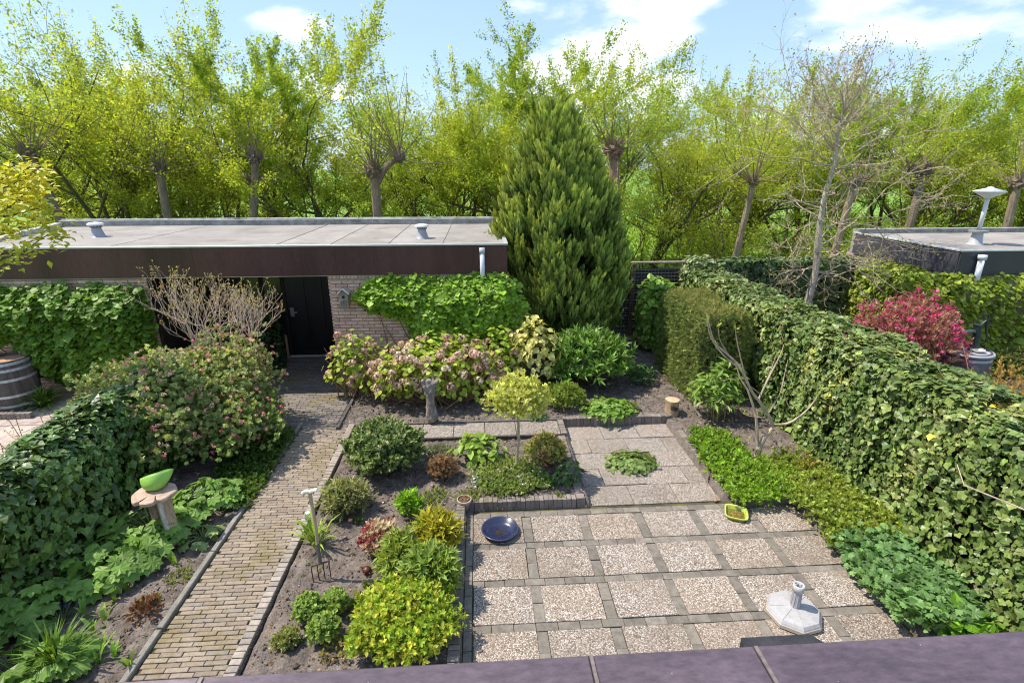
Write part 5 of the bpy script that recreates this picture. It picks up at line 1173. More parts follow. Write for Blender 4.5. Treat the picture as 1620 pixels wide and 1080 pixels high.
# thin bare shoots above the left hedge
e = empty('bare_shoots', (-5.5, 5.8, .05), 'thin budding shoots rising behind the left ivy hedge before the pale paving', 'shrub')
mb = MB(); m2 = MB(); q_ = []
for a_, b_ in (((48, 750), (8, 655)), ((52, 740), (20, 648)), ((20, 745), (0, 700)), ((92, 715), (62, 655)), ((140, 700), (98, 645)), ((148, 700), (112, 655)), ((160, 692), (128, 640)), ((40, 700), (8, 680)), ((120, 700), (88, 668))):
    A = AY(*a_, 5.6); B = AY(*b_, 5.75); A0 = A + (A - B) * .8; M = (A + B) / 2 + rng.normal(0, .02, 3)
    limb(mb, [A0, A, M, B], .008, .003, 5, (.32, .20, .13))
    for t in np.linspace(.3, 1, 7): q_.append(A + (B - A) * t)
q_ = np.repeat(np.array(q_), 2, 0) + rng.normal(0, .01, (len(q_) * 2, 3)); mb.build('stem', TWIG, e)
inst(m2, T_OVAL, q_, frames(rand_dirs(len(q_)), rand_dirs(len(q_)) + [0, 0, 1]), .025, np.full((len(q_), 3), 1.) * np.array([.38, .32, .12])); m2.build('bud', LEAF, e)

# ================================================================== SMALL THINGS
# blue bowl
p = G(791, 842, .0)
e = empty('plant_saucer', p, 'round glazed dark blue saucer on the patio beside the brick edging', 'bowl')
mb = MB(); lathe(mb, p, [(.0001, .003), (.13, .003), (.165, .02), (.198, .058), (.209, .062), (.214, .056), (.18, .016), (.14, .001)], 44, (.016, .021, .058)); mb.build('body', GLAZE, e, True)
mb = MB(); lathe(mb, p, [(.198, .0585), (.204, .067), (.213, .067), (.2165, .059)], 44, (.03, .038, .09)); mb.build('rim', GLAZE, e, True)
mb = MB(); n = 150; a = rng.uniform(0, 6.28, n); r_ = .11 * np.sqrt(rng.uniform(0, 1, n)); P = p + np.stack([np.cos(a) * r_, np.sin(a) * r_, np.full(n, .006)], 1)
inst(mb, ico, P, frames(rand_dirs(n), rand_dirs(n)), rng.uniform(.002, .005, n), colours(P, [((.35, .36, .42), 1), ((.16, .14, .12), 1)], 1)); mb.build('grit', CLOD, e, stuff=True)
mb = MB(); lathe(mb, p + [0, 0, .0045], [(.0001, .001), (.04, .001), (.055, 0)], 20, (.22, .22, .27), 1.0, .8, .18); mb.build('dried_residue', CLOD, e)
# flower pot
p = G(735, 806, .0); e = empty('flower_pot', p, 'small round terracotta pot with dry stems in the corner of the patio edging', 'pot')
PC = (.30, .24, .20)
mb = MB(); lathe(mb, p, [(.0001, .002), (.052, .002), (.075, .12), (.075, .15)], 26, PC); mb.build('body', CLAY, e, True)
mb = MB(); lathe(mb, p, [(.075, .125), (.088, .127), (.090, .158), (.080, .160), (.078, .135)], 26, (.42, .34, .28)); mb.build('rim', CLAY, e)
mb = MB(); lathe(mb, p, [(.0001, .146), (.079, .142)], 20, (.7, .6, .5), wob=.02); mb.build('compost', SOIL, e)
m = MB(); n = 30; P = p + np.stack([rng.normal(0, .028, n), rng.normal(0, .028, n), np.full(n, .15)], 1); inst(m, T_NARROW, P, frames(rand_dirs(n), rng.normal(0, .8, (n, 3)) + [0, 0, .8]), .05, colours(P, [((.45, .30, .18), 1), ((.30, .16, .10), 1)], 1)); m.build('dry_stem', LEAF, e)
# green tray
p = G(1164, 815, .0); e = empty('green_tray', p, 'square lime green plastic tray holding a little dirty water and leaves', 'tray')
GT = (.36, .42, .06); rz = -.42
def sq(mb, c, rings, col, rot, k=4, rnd=.12, cap=False):
    V = []; n_ = 24
    for hw, hd, zz in rings:
        for i in range(n_):
            a = i * 2 * math.pi / n_; cx, sx = math.cos(a), math.sin(a); pw = 5.0
            rr = (abs(cx) ** pw + abs(sx) ** pw) ** (-1 / pw); xx, yy = cx * rr * hw, sx * rr * hd
            V.append((c[0] + xx * math.cos(rot) - yy * math.sin(rot), c[1] + xx * math.sin(rot) + yy * math.cos(rot), c[2] + zz))
    F = [(q * n_ + i, q * n_ + (i + 1) % n_, (q + 1) * n_ + (i + 1) % n_, (q + 1) * n_ + i) for q in range(len(rings) - 1) for i in range(n_)]
    if cap: F = F + [tuple(range(n_))]
    mb.add(V, F, col)
mb = MB(); sq(mb, p, [(.095, .105, .006), (.115, .125, .05), (.118, .128, .052), (.100, .110, .001), (.0001, .0001, .0008)][::1], GT, rz, cap=True); mb.build('body', MATTE, e)
mb = MB(); sq(mb, p, [(.114, .124, .049), (.120, .130, .056), (.132, .142, .056), (.132, .142, .046), (.118, .128, .045)], (.46, .52, .10), rz); mb.build('rim', MATTE, e)
mb = MB(); sq(mb, p, [(.099, .109, .012), (.0001, .0001, .0122)], (.13, .12, .03), rz); mb.build('water', GLAZE, e)
m = MB(); n = 26; P = p + np.stack([rng.normal(0, .04, n), rng.normal(0, .04, n), np.full(n, .016)], 1); inst(m, T_OVAL, P, frames(rng.normal(0, .2, (n, 3)) + [0, 0, 1], rand_dirs(n)), .028, colours(P, [((.34, .14, .05), 1), ((.40, .30, .08), 1)], 1)); m.build('dead_leaf', LEAF, e)
c, rx, ry, h = fit(1160, 798, 1184, 806, .02, .8)
# parasol foot
p = G(1256, 975, .0); p = np.array([p[0], p[1] + .02, .0]); e = empty('parasol_base', p, 'white octagonal plastic parasol foot with a ribbed tube standing on the patio', 'parasol foot')
UC = (.36, .35, .355); ro = .20
def octo(mb, rings, col, sx=1.0):
    V = []; 
    for r_, zz in rings:
        for i in range(8):
            a = i * math.pi / 4 + math.pi / 8; V.append((p[0] + r_ * math.cos(a) * math.cos(ro) - r_ * math.sin(a) * math.sin(ro), p[1] + r_ * math.cos(a) * math.sin(ro) + r_ * math.sin(a) * math.cos(ro), p[2] + zz))
    F = [(q * 8 + i, q * 8 + (i + 1) % 8, (q + 1) * 8 + (i + 1) % 8, (q + 1) * 8 + i) for q in range(len(rings) - 1) for i in range(8)]
    mb.add(V, F + [tuple(range(len(V) - 8, len(V)))], col)
mb = MB(); octo(mb, [(.240, .002), (.250, .012), (.250, .045), (.243, .05)], (.36, .31, .26)); mb.build('foot_rim', MATTE, e)
mb = MB(); octo(mb, [(.243, .051), (.238, .062), (.222, .085), (.055, .115), (.05, .116)], UC); top = mb.build('top_shell', MATTE, e)
for i in range(8):
    a = i * math.pi / 4 + math.pi / 8 + ro; mb = MB()
    tube(mb, [p + [math.cos(a) * .055, math.sin(a) * .055, .1165], p + [math.cos(a) * .220, math.sin(a) * .220, .087]], .0022, 4, (.34, .33, .34)); mb.build('panel_groove', MATTE, top)
mb = MB(); lathe(mb, p, [(.045, .112), (.040, .14), (.036, .30)], 20, (.34, .33, .35)); 
for i in range(10):
    a = i * math.pi / 5; tube(mb, [p + [math.cos(a) * .043, math.sin(a) * .043, .13], p + [math.cos(a) * .037, math.sin(a) * .037, .295]], .004, 4, (.38, .37, .39))
mb.build('tube', MATTE, e)
mb = MB(); lathe(mb, p, [(.040, .29), (.050, .295), (.050, .355), (.044, .358), (.036, .355), (.034, .25)], 20, (.42, .41, .42)); mb.build('collar', MATTE, e, True)
mb = MB(); lathe(mb, p, [(.0001, .300), (.0345, .300)], 14, (.03, .03, .03)); mb.build('socket', BLACK, e)
mb = MB()
for i in range(5):
    a = i * 2 * math.pi / 5 + .3; rbox(mb, p + [math.cos(a) * .028, math.sin(a) * .028, .335], (.014, .006, .04), (0, 0, a), (.45, .45, .46), .001)
mb.build('clamp_rib', MATTE, e)

# log stump
p = G(1062, 655, .09); e = empty('log_stump', p, 'short upright log with a torn side standing on bare soil', 'log')
lp = [(.118, -.02), (.116, .06), (.108, .15), (.112, .24), (.115, .27)]
def leanlathe(mb, c, prof, n, col, wob, lean=(0, 0)):
    q = MB(); lathe(q, (0, 0, 0), prof, n, col, wob=wob); V = q.V[0].copy(); V[:, 0] += V[:, 2] * lean[0]; V[:, 1] += V[:, 2] * lean[1]
    mb.add(V + c, [tuple(f) for f in q.F[0]], q.C[0])
mb = MB(); leanlathe(mb, p, lp, 26, (.34, .24, .15), .035, (-.02, 0)); mb.build('log_side', BARK, e)
mb = MB(); leanlathe(mb, p, [(.115, .27), (.085, .276), (.045, .278), (.0001, .277)], 26, (.46, .34, .22), .035, (-.02, 0)); mb.build('cut_face', ENDGRAIN, e)
mb = MB()
for q in range(7):
    a = -2.15 + q * .16; tube(mb, [p + [math.cos(a) * .112, math.sin(a) * .112, .265 - .02 * q], p + [math.cos(a + .1) * .108, math.sin(a + .1) * .108, .16], p + [math.cos(a + .25) * .112, math.sin(a + .25) * .112, .05 + .01 * q]], [.004, .012, .003], 5, (.07, .05, .04))
mb.build('dark_crack', BARK, e)

# stool: log with slab, bowl on it
p = G(272, 856, .1); e = empty('log_stool', p, 'weathered plant stool, split logs carrying a round wooden slab with notches', 'stool')
hT = AY(252, 778, p[1])[2]; hT = min(max(hT, .55), .85)
WC = (.36, .25, .18)
def rough_log(x, y, r_, z0, z1, lean, col):
    m = MB(); prof = [(r_ * 1.05, z0), (r_, z0 + .1), (r_ * .93, (z0 + z1) / 2), (r_ * .97, z1 - .05), (r_ * 1.02, z1)]
    leanlathe(m, np.array([x, y, 0]), prof, 18, col, .07, lean); return m
mb = rough_log(p[0] + .03, p[1], .072, .06, hT - .045, (-.02, 0), (.40, .29, .20)); mb.build('leg', BARK, e)
mb = rough_log(p[0] - .09, p[1] + .05, .065, .06, hT - .045, (-.05, 0), (.30, .20, .14)); mb.build('leg', BARK, e)
mb = MB(); tube(mb, [(p[0] + .04, p[1] - .075, .1), (p[0] + .035, p[1] - .074, .35), (p[0] + .02, p[1] - .076, hT - .07)], [.018, .026, .02], 6, (.55, .50, .45)); mb.build('bare_wood_strip', BARK, e)
tc_ = np.array([p[0] - .06, p[1] + .0, hT]); n_ = 40; th = np.arange(n_) * 2 * math.pi / n_
rad = .205 * (1 + .03 * np.sin(3 * th + .5) + .02 * np.sin(8 * th)); rad[np.abs(th - 4.45) < .09] *= .82; rad[np.abs(th - 5.3) < .08] *= .88
mb = MB(); rings = [(1.0, -.045), (1.03, -.03), (1.02, -.008), (.97, .0), (.5, .003), (.001, .003)]
V = np.concatenate([np.stack([tc_[0] + rad * f * np.cos(th), tc_[1] + rad * f * np.sin(th) * .95, np.full(n_, tc_[2] + dz)], 1) for f, dz in rings])
F = [(q * n_ + i, q * n_ + (i + 1) % n_, (q + 1) * n_ + (i + 1) % n_, (q + 1) * n_ + i) for q in range(len(rings) - 1) for i in range(n_)] + [tuple(range(n_))[::-1]]
mb.add(V, F, (.42, .30, .23)); mb.build('slab', ENDGRAIN, e)
mb = MB()
for q in range(3):
    a = [4.45, 5.3, 1.2][q]; tube(mb, [tc_ + [math.cos(a) * .17, math.sin(a) * .17, .0035], tc_ + [math.cos(a + .1) * .09, math.sin(a + .1) * .09, .005]], [.007, .002], 4, (.05, .03, .02))
mb.build('crack', BARK, e)
e = empty('lime_bowl', tc_ + [-.005, .02, .004], 'lime green melon shaped bowl with pointed ends lying on the wooden stool', 'bowl')
mb = MB(); nu, nv = 28, 10; V = []; bc = tc_ + np.array([.0, .03, .006])
def bowlpt(u, v, k=1.0):
    a = u * 2 * math.pi; r_ = math.sin(v * math.pi / 2) ** .62; ca, sa = math.cos(a), math.sin(a)
    L = .125 * k * (1 + .30 * max(0, abs(ca)) ** 8 * v); x = L * ca * r_; y = .105 * k * sa * r_; zz = .150 * (1 - math.cos(v * math.pi / 2)) ** .9 + .035 * v * v * (abs(ca) ** 3) * (1 if ca > 0 else .2) + .035 * v * ca
    zz = zz + (1 - k) * .06; an = .72; yy = (y) * math.cos(an) + zz * math.sin(an); z2 = -y * math.sin(an) + zz * math.cos(an)
    return (bc[0] + x, bc[1] + yy - .03, bc[2] + z2 + .012)
V = [bowlpt(i / nu, .02 + .98 * j / nv) for j in range(nv + 1) for i in range(nu)] + [bowlpt(i / nu, .02 + .98 * j / nv, .93) for j in range(nv, -1, -1) for i in range(nu)]
F = [(q * nu + i, q * nu + (i + 1) % nu, (q + 1) * nu + (i + 1) % nu, (q + 1) * nu + i) for q in range(2 * nv + 1) for i in range(nu)] + [tuple(range(nu))[::-1]]
mb.add(V, F, (.27, .50, .08)); mb.build('body', MATTE, e, True)
mb = MB(); ed = [np.array(bowlpt(i / nu, 1.0, .965)) + [0, 0, .001] for i in range(nu + 1)]; tube(mb, ed, .005, 5, (.30, .50, .10), False); mb.build('rim', MATTE, e)

# garden fork
b = G(509, 915, .09); t = AY(490, 778, b[1] + .06); b0 = AY(506, 885, b[1]); 
e = empty('garden_fork', b, 'garden fork with a T handle stuck upright in the soil beside the path', 'fork')
mb = MB(); limb(mb, [t, t * .5 + b0 * .5 + [.006, 0, 0], b0 * .8 + t * .2], .017, .016, 10, (.38, .30, .19)); mb.build('shaft', WOOD, e)
mb = MB(); limb(mb, [t + [-.068, .0, -.012], t + [-.035, 0, .008], t + [0, 0, .004], t + [.035, 0, .016], t + [.07, 0, .018]], .020, .019, 9, (.62, .58, .52)); mb.build('grip', WOOD, e)
mb = MB(); limb(mb, [b0 * .75 + t * .25, b0, b0 * 1.0 + (b0 - t) * .06], .021, .016, 10, (.17, .17, .17)); mb.build('socket', METAL, e)
hb = b0 + (b0 - t) * .06; FCc = (.09, .045, .03); rt = norm(np.array([.97, .28, .10]))
mb = MB(); limb(mb, [hb - rt * .085, hb, hb + rt * .085], .008, .008, 6, FCc); mb.build('head', METAL, e)
for q in range(4):
    o_ = hb + rt * (-.083 + q * .0555); mb = MB(); limb(mb, [o_, o_ + [.0, -.018, -.03], o_ + [.0, -.014, -.09], np.array([o_[0], o_[1] - .01, .03])], .0075, .005, 6, FCc); mb.build('tine', METAL, e)
# glass jar on a thin stake
p = G(489, 838, .09); q = AY(487, 816, p[1]); e = empty('glass_jar', p, 'small glass jar with lid on a thin stake beside the fork handle', 'jar')
mb = MB(); tube(mb, [p, [q[0], q[1], q[2] - .04]], .005, 6, (.4, .4, .4)); mb.build('stake', METAL, e)
mb = MB(); lathe(mb, (q[0], q[1], q[2] - .04), [(.0001, 0), (.033, .001), (.036, .01), (.036, .055), (.028, .065), (.028, .072)], 18, (1, 1, 1)); mb.build('jar_glass', GLASS, e, True)
mb = MB(); lathe(mb, (q[0], q[1], q[2] + .03), [(.031, 0), (.032, .014), (.028, .018), (.0001, .018)], 18, (1.3, 1.3, 1.3)); mb.build('lid', PLASTIC, e)
# copper ball, stones, labels
p = G(581, 906, .09); e = empty('rusty_ball', p, 'small rusty brown metal ball with short spikes lying on the soil', 'ball')
mb = MB(); lathe(mb, p, [(.0001, -.01), (.03, 0), (.044, .025), (.044, .045), (.032, .066), (.0001, .076)], 18, (.13, .045, .03)); mb.build('body', METAL, e, True)
mb = MB()
for a in (0.2, 2.9, 4.4, 5.4): tube(mb, [p + [math.cos(a) * .035, math.sin(a) * .035, .03], p + [math.cos(a) * .07, math.sin(a) * .07, .035]], [.012, .003], 6, (.12, .05, .035))
mb.build('spike', METAL, e)
def stone(label, px, py, s_, col, z0=.085):
    p = G(px, py, z0); m = MB(); r = np.random.default_rng(int(px)); lathe(m, p, [(.0001, -.3 * s_), (.7 * s_, -.15 * s_), (s_, .2 * s_), (.75 * s_, .6 * s_), (.0001, .75 * s_)], 9, col, 1.0, .8, .09, r.uniform(0, 6)); o = m.build('stone', CLOD, smooth=True, origin=tuple(p)); tag(o, label, 'stone')
KC = 8
stone('pale orange stone below the lavender cushion', 554, 823, .032, (5.5, 3.6, 2.6)); stone('pale stone in the soil left of the bright green phlox tuft', 606, 795, .018, (4.6, 4.6, 4.2)); stone('white pebble in the shade of the left bed near the stool', 241, 878, .013, (6, 6, 6)); stone('white chip in the soil right of the tulip shoots', 224, 925, .012, (6, 6, 5.6))
stone('small white chip beside the green carpet at the path', 406, 768, .022, (6, 6, 6.4)); stone('broken grey stone by the upper terrace kerb', 1132, 792, .028, (2.4, 1.7, 1.3), .0); stone('flat grey stone in the soil near the log', 1092, 628, .03, (2.3, 2.0, 1.8))
# root sculpture
p = G(683, 668, .12); sy = p[1]
e = empty('root_sculpture', p, 'grey driftwood stump shaped like a torso with raised arms among the hydrangeas', 'sculpture')
def sk(verts, edges, rads, name, mat, parent, sub=2):
    me = bpy.data.meshes.new(name); me.from_pydata([tuple(np.array(v) - ORG[parent]) for v in verts], edges, []); o = bpy.data.objects.new(name, me); COL.objects.link(o); o.parent = parent; ORG[o] = ORG[parent]
    sm = o.modifiers.new('skin', 'SKIN'); me.skin_vertices[0].data[0].use_root = True
    for v, r_ in zip(me.skin_vertices[0].data, rads): v.radius = (r_, r_ * .9)
    ss = o.modifiers.new('sub', 'SUBSURF'); ss.levels = sub; ss.render_levels = sub
    a = me.attributes.new('col', 'FLOAT_COLOR', 'POINT')
    for d in a.data: d.color = (1, 1, 1, 1)
    me.materials.append(mat); return o
def sp_(px, py, dy=0): v = AY(px, py, sy + dy); return v
vs = [sp_(684, 668), sp_(683, 655), sp_(681, 640), sp_(680, 625), sp_(678, 612), sp_(672, 606), sp_(667, 600, -.02), sp_(686, 606), sp_(695, 604, -.02), sp_(677, 603), sp_(676, 599)]
o = sk(vs, [(0, 1), (1, 2), (2, 3), (3, 4), (4, 5), (5, 6), (4, 7), (7, 8), (4, 9), (9, 10)], [.15, .105, .085, .085, .075, .05, .045, .05, .04, .05, .055], 'body', STATUE, e)
tx = bpy.data.textures.new('rough', 'CLOUDS'); tx.noise_scale = .09; dm = o.modifiers.new('rough', 'DISPLACE'); dm.texture = tx; dm.strength = .05

# barrels
def barrel(label, c, r_, h, wood, hoop, hoops, matw, name='barrel', lidcol=None):
    e = empty(name, c, label, 'barrel'); c = np.array(c, float)
    prof = lambda t: r_ * (1 + .13 * math.sin(math.pi * t) - .04)
    ns = 26
    for k in range(ns):
        a0, a1 = k * 2 * math.pi / ns, (k + 1) * 2 * math.pi / ns - .006; m = MB(); V = []; K = 9
        for j in range(K):
            t = j / (K - 1); rr = prof(t)
            for aa, ri in ((a0, rr), (a1, rr), (a1, rr - .03), (a0, rr - .03)): V.append(c + [math.cos(aa) * ri, math.sin(aa) * ri, t * h])
        F = [(j * 4 + q, j * 4 + (q + 1) % 4, j * 4 + 4 + (q + 1) % 4, j * 4 + 4 + q) for j in range(K - 1) for q in range(4)] + [((K - 1) * 4, (K - 1) * 4 + 1, (K - 1) * 4 + 2, (K - 1) * 4 + 3)]
        m.add(V, F, np.array(wood) * random.uniform(.8, 1.2)); m.build('stave', matw, e)
    for t in hoops:
        m = MB(); w_ = .022 / h; lathe(m, c, [(prof(t - w_) - .002, (t - w_) * h), (prof(t - w_) + .006, (t - w_) * h), (prof(t + w_) + .006, (t + w_) * h), (prof(t + w_) - .002, (t + w_) * h)], 40, hoop); m.build('hoop', METAL, e)
    return e
p = np.array([AY(18, 600, 8.72)[0] + .28, 8.37, .05]); bl = barrel('old oak barrel with steel hoops at the left edge against the climber wall', (p[0] - .28, p[1] + .35, .04), .325, .93, (.085, .073, .066), (.42, .45, .50), (.04, .17, .36, .66, .84, .95), WOOD)
mb = MB(); lathe(mb, (p[0] - .28, p[1] + .35, .04), [(.0001, .88), (.30, .88)], 30, (.40, .22, .13)); mb.build('barrel_head', WOOD, bl)
q = G(1, 618, .05)
e = empty('edging_blocks', (p[0] - .3, p[1] - .1, .0), 'short row of upright brown blocks before the oak barrel', 'edging wall')
pieces(e, 'block', [((p[0] - .75 + k * .075, p[1] - .09, .08), (.068, .08, .15), (0, 0, random.gauss(0, .03))) for k in range(14)], PAVER, EDGE, 40)
e = empty('timber_edging', (-5.6, 9.0, .0), 'weathered timber board under the left climber, behind the grassy tuft', 'edging board')
mb = MB(); box(mb, -7.0, -5.75, 8.93, 8.98, .02, .24, (.30, .19, .12), .004); mb.build('board', WOOD, e)
mb = MB(); box(mb, -5.8, -5.72, 8.9, 9.0, .0, .27, (.26, .17, .11), .004); mb.build('post', WOOD, e)

bc = AY(1528, 560, 8.1); bx = bc[0]; zt = AY(1530, 552, 8.1)[2]
rb = barrel('dark grey rain barrel with pale rim and bands behind the ivy fence', (bx, 8.1, zt - .95), .36, .95, (.075, .075, .09), (.34, .35, .40), (.60, .88, .97), MATTE, 'rain_barrel')
mb = MB(); lathe(mb, (bx, 8.1, zt - .02), [(.0001, .005), (.34, .005), (.37, .012), (.385, .0), (.385, -.03), (.36, -.035)], 36, (.36, .36, .41)); mb.build('lid', MATTE, rb, True)
mb = MB(); box(mb, bx - .45, bx + .45, 7.7, 8.5, -.05, zt - .955, (.3, .25, .2)); mb.build('plinth', CLAY, rb)
e = empty('hand_pump', (bx + .1, 8.1, zt), 'old dark green cast iron hand pump on top of the rain barrel', 'hand pump')
PCc = (.035, .055, .055)
def bp_(px, py, dy=0): return AY(px, py, 8.1 + dy)
b0 = bp_(1541, 551); t0_ = bp_(1547, 515)
mb = MB(); tube(mb, [b0 + [0, 0, -.02], b0 + [0, 0, .02], b0 * .6 + t0_ * .4, t0_, t0_ + [0, 0, .02]], [.11, .075, .06, .062, .075], 16, PCc); mb.build('body', METAL, e)
mb = MB(); s0 = bp_(1545, 524); limb(mb, [s0, bp_(1532, 524, -.04), bp_(1520, 525, -.06), bp_(1518, 529, -.06)], .028, .022, 10, (.12, .17, .16)); mb.build('spout', METAL, e)
mb = MB(); limb(mb, [t0_, bp_(1553, 513), bp_(1562, 505), bp_(1564, 498), bp_(1558, 497)], .018, .014, 8, PCc); mb.build('lever', METAL, e)
mb = MB(); limb(mb, [bp_(1562, 505), bp_(1560, 520), bp_(1561, 532), bp_(1559, 542)], .018, .012, 8, PCc); mb.build('handle', METAL, e)
e = empty('scallop_dish', bp_(1550, 552, -.18), 'pale shell shaped dish lying on the rain barrel lid beside the pump', 'dish')
sd = bp_(1549, 553, -.15); mb = MB(); lathe(mb, (sd[0], sd[1], zt - .005), [(.0001, .012), (.07, .016), (.10, .04), (.105, .045), (.10, .035), (.075, .006), (.0001, .002)], 20, (.62, .58, .46), 1, .7); mb.build('body', MATTE, e, True)

# ================================================================== CONIFER
e = empty('conifer', (1.45, 10.7, .05), 'big dense green and gold cypress at the right end of the brown shed', 'tree')
mb = MB(); limb(mb, [(1.45, 10.8, 0), (1.43, 10.8, 1.2), (1.35, 10.8, 3.0), (1.2, 10.8, 4.9)], .15, .03, 10, (.16, .10, .07))
for q in range(5): limb(mb, [(1.45, 10.8, .3 + q * .1), (1.4 + .28 * (q - 2), 10.7, .8), (1.4 + .4 * (q - 2), 10.65, 1.4)], .06, .03, 8, (.20, .12, .08))
mb.build('trunk', BARK, e)
# a plume: upright flattened spray of scale leaves
r_ = np.random.default_rng(5); m = MB(); pos = []; nn = []; dd = []; tt = []; ss = []
for i in range(26):
    h = i / 25; w_ = .17 * math.sin(math.pi * min(1, h * .8 + .18)) ; sx = -1 if i % 2 else 1
    pos.append((sx * w_ * .25 * r_.uniform(.3, 1), r_.normal(0, .03), h * .8)); dd.append((sx * (.55 - .4 * h), r_.normal(0, .25), 1)); nn.append((r_.normal(0, .4), -1, .2)); tt.append(h); ss.append(.20 + .16 * (1 - h))
inst(m, T_NARROW, np.array(pos), frames(np.array(nn, float), np.array(dd, float)), np.array(ss), np.ones((26, 3)))
PLUME = (np.concatenate(m.V), np.concatenate(m.F), np.repeat(np.array(tt), 4))
def prof_con(z): return np.interp(z, [.55, .9, 1.4, 2.0, 2.6, 3.3, 3.9, 4.5, 4.9, 5.1], [.25, .62, .98, 1.24, 1.20, .98, .70, .42, .20, .04])
nl = 760; zl = .55 + 4.45 * (rng.uniform(0, 1, nl)) ** 1.15; al = rng.uniform(0, 6.28, nl)
cP = []; cO = []; cT = []
for z0, a0 in zip(zl, al):                       # each lobe is a bundle of upright sprays
    rad = prof_con(z0) * rng.uniform(.66, 1.16); k = int(13 * min(1, .5 + z0 / 5)); big = rng.uniform(.75, 1.35)
    cx = 1.62 - .03 * (z0 - 2) + .22 * max(2.5 - z0, 0); c0 = np.array([cx + math.cos(a0) * rad, 10.75 + math.sin(a0) * rad * .9, z0 - .15])
    o0 = np.array([math.cos(a0), math.sin(a0), 0]); q = rng.normal(0, 1, (k, 3)); q /= np.linalg.norm(q, axis=1)[:, None]
    cP.append(c0 + q * np.array([.13, .13, .24]) * big * rng.uniform(.4, 1, (k, 1))); cO.append(norm(q + o0 * 1.1)); cT.append(np.full(k, rng.uniform(-.35, 1.2)))
P = np.concatenate(cP); O = np.concatenate(cO); tl = np.concatenate(cT); n = len(P)
up_ = np.array([0, 0, 1.]) + O * np.array([.55, .55, 0]) + rng.normal(0, .10, (n, 3)); z_ = norm(up_); nr = norm(O + rng.normal(0, .35, (n, 3))); x_ = norm(np.cross(z_, nr)); y_ = np.cross(z_, x_); Rm = np.stack([x_, y_, z_], -1)
gold = np.clip(.30 - .45 * (P[:, 0] - 1.6) / 1.4 + .5 * (tl - .4), 0, 1)[:, None]  # varies by lobe; rises leftwards, painting the sunlit side into the tips
base = colours(P, [((.085, .155, .036), 3), ((.135, .215, .05), 2)], 3, 2, .25)
tip = colours(P, [((.26, .39, .07), 2), ((.33, .45, .09), 2)], 4, 2, .2) * (1 - gold) + colours(P, [((.42, .48, .08), 2), ((.50, .50, .10), 1)], 4, 2, .2) * gold
base = base * np.exp(.45 * (tl - .45))[:, None]; tip = tip * np.exp(.35 * (tl - .45))[:, None]
m = MB(); inst(m, PLUME, P, Rm, rng.uniform(.22, .42, n), base, tip); m.build('crown', NEEDLE, e)
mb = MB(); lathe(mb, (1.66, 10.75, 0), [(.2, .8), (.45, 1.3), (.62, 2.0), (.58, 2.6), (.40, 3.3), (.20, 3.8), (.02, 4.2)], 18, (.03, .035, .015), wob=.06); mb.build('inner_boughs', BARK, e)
# lone leader above the crown
p = AY(850, 165, 10.8); mb = MB(); limb(mb, [(p[0] + .08, 10.8, p[2] - .9), (p[0], 10.8, p[2])], .02, .006, 5, (.2, .14, .08)); mb.build('leader', TWIG, e)
k = 26; P = np.stack([np.full(k, p[0]) + rng.normal(0, .04, k), np.full(k, 10.8) + rng.normal(0, .04, k), p[2] - .85 + rng.uniform(0, .75, k)], 1); m = MB()
inst(m, PLUME, P, frames(rand_dirs(k), rng.normal(0, .2, (k, 3)) + [0, 0, 1.])[:, :, [0, 2, 1]], .22, np.tile([[.04, .08, .025]], (k, 1)), np.tile([[.10, .16, .05]], (k, 1))); m.build('leader_spray', NEEDLE, e)

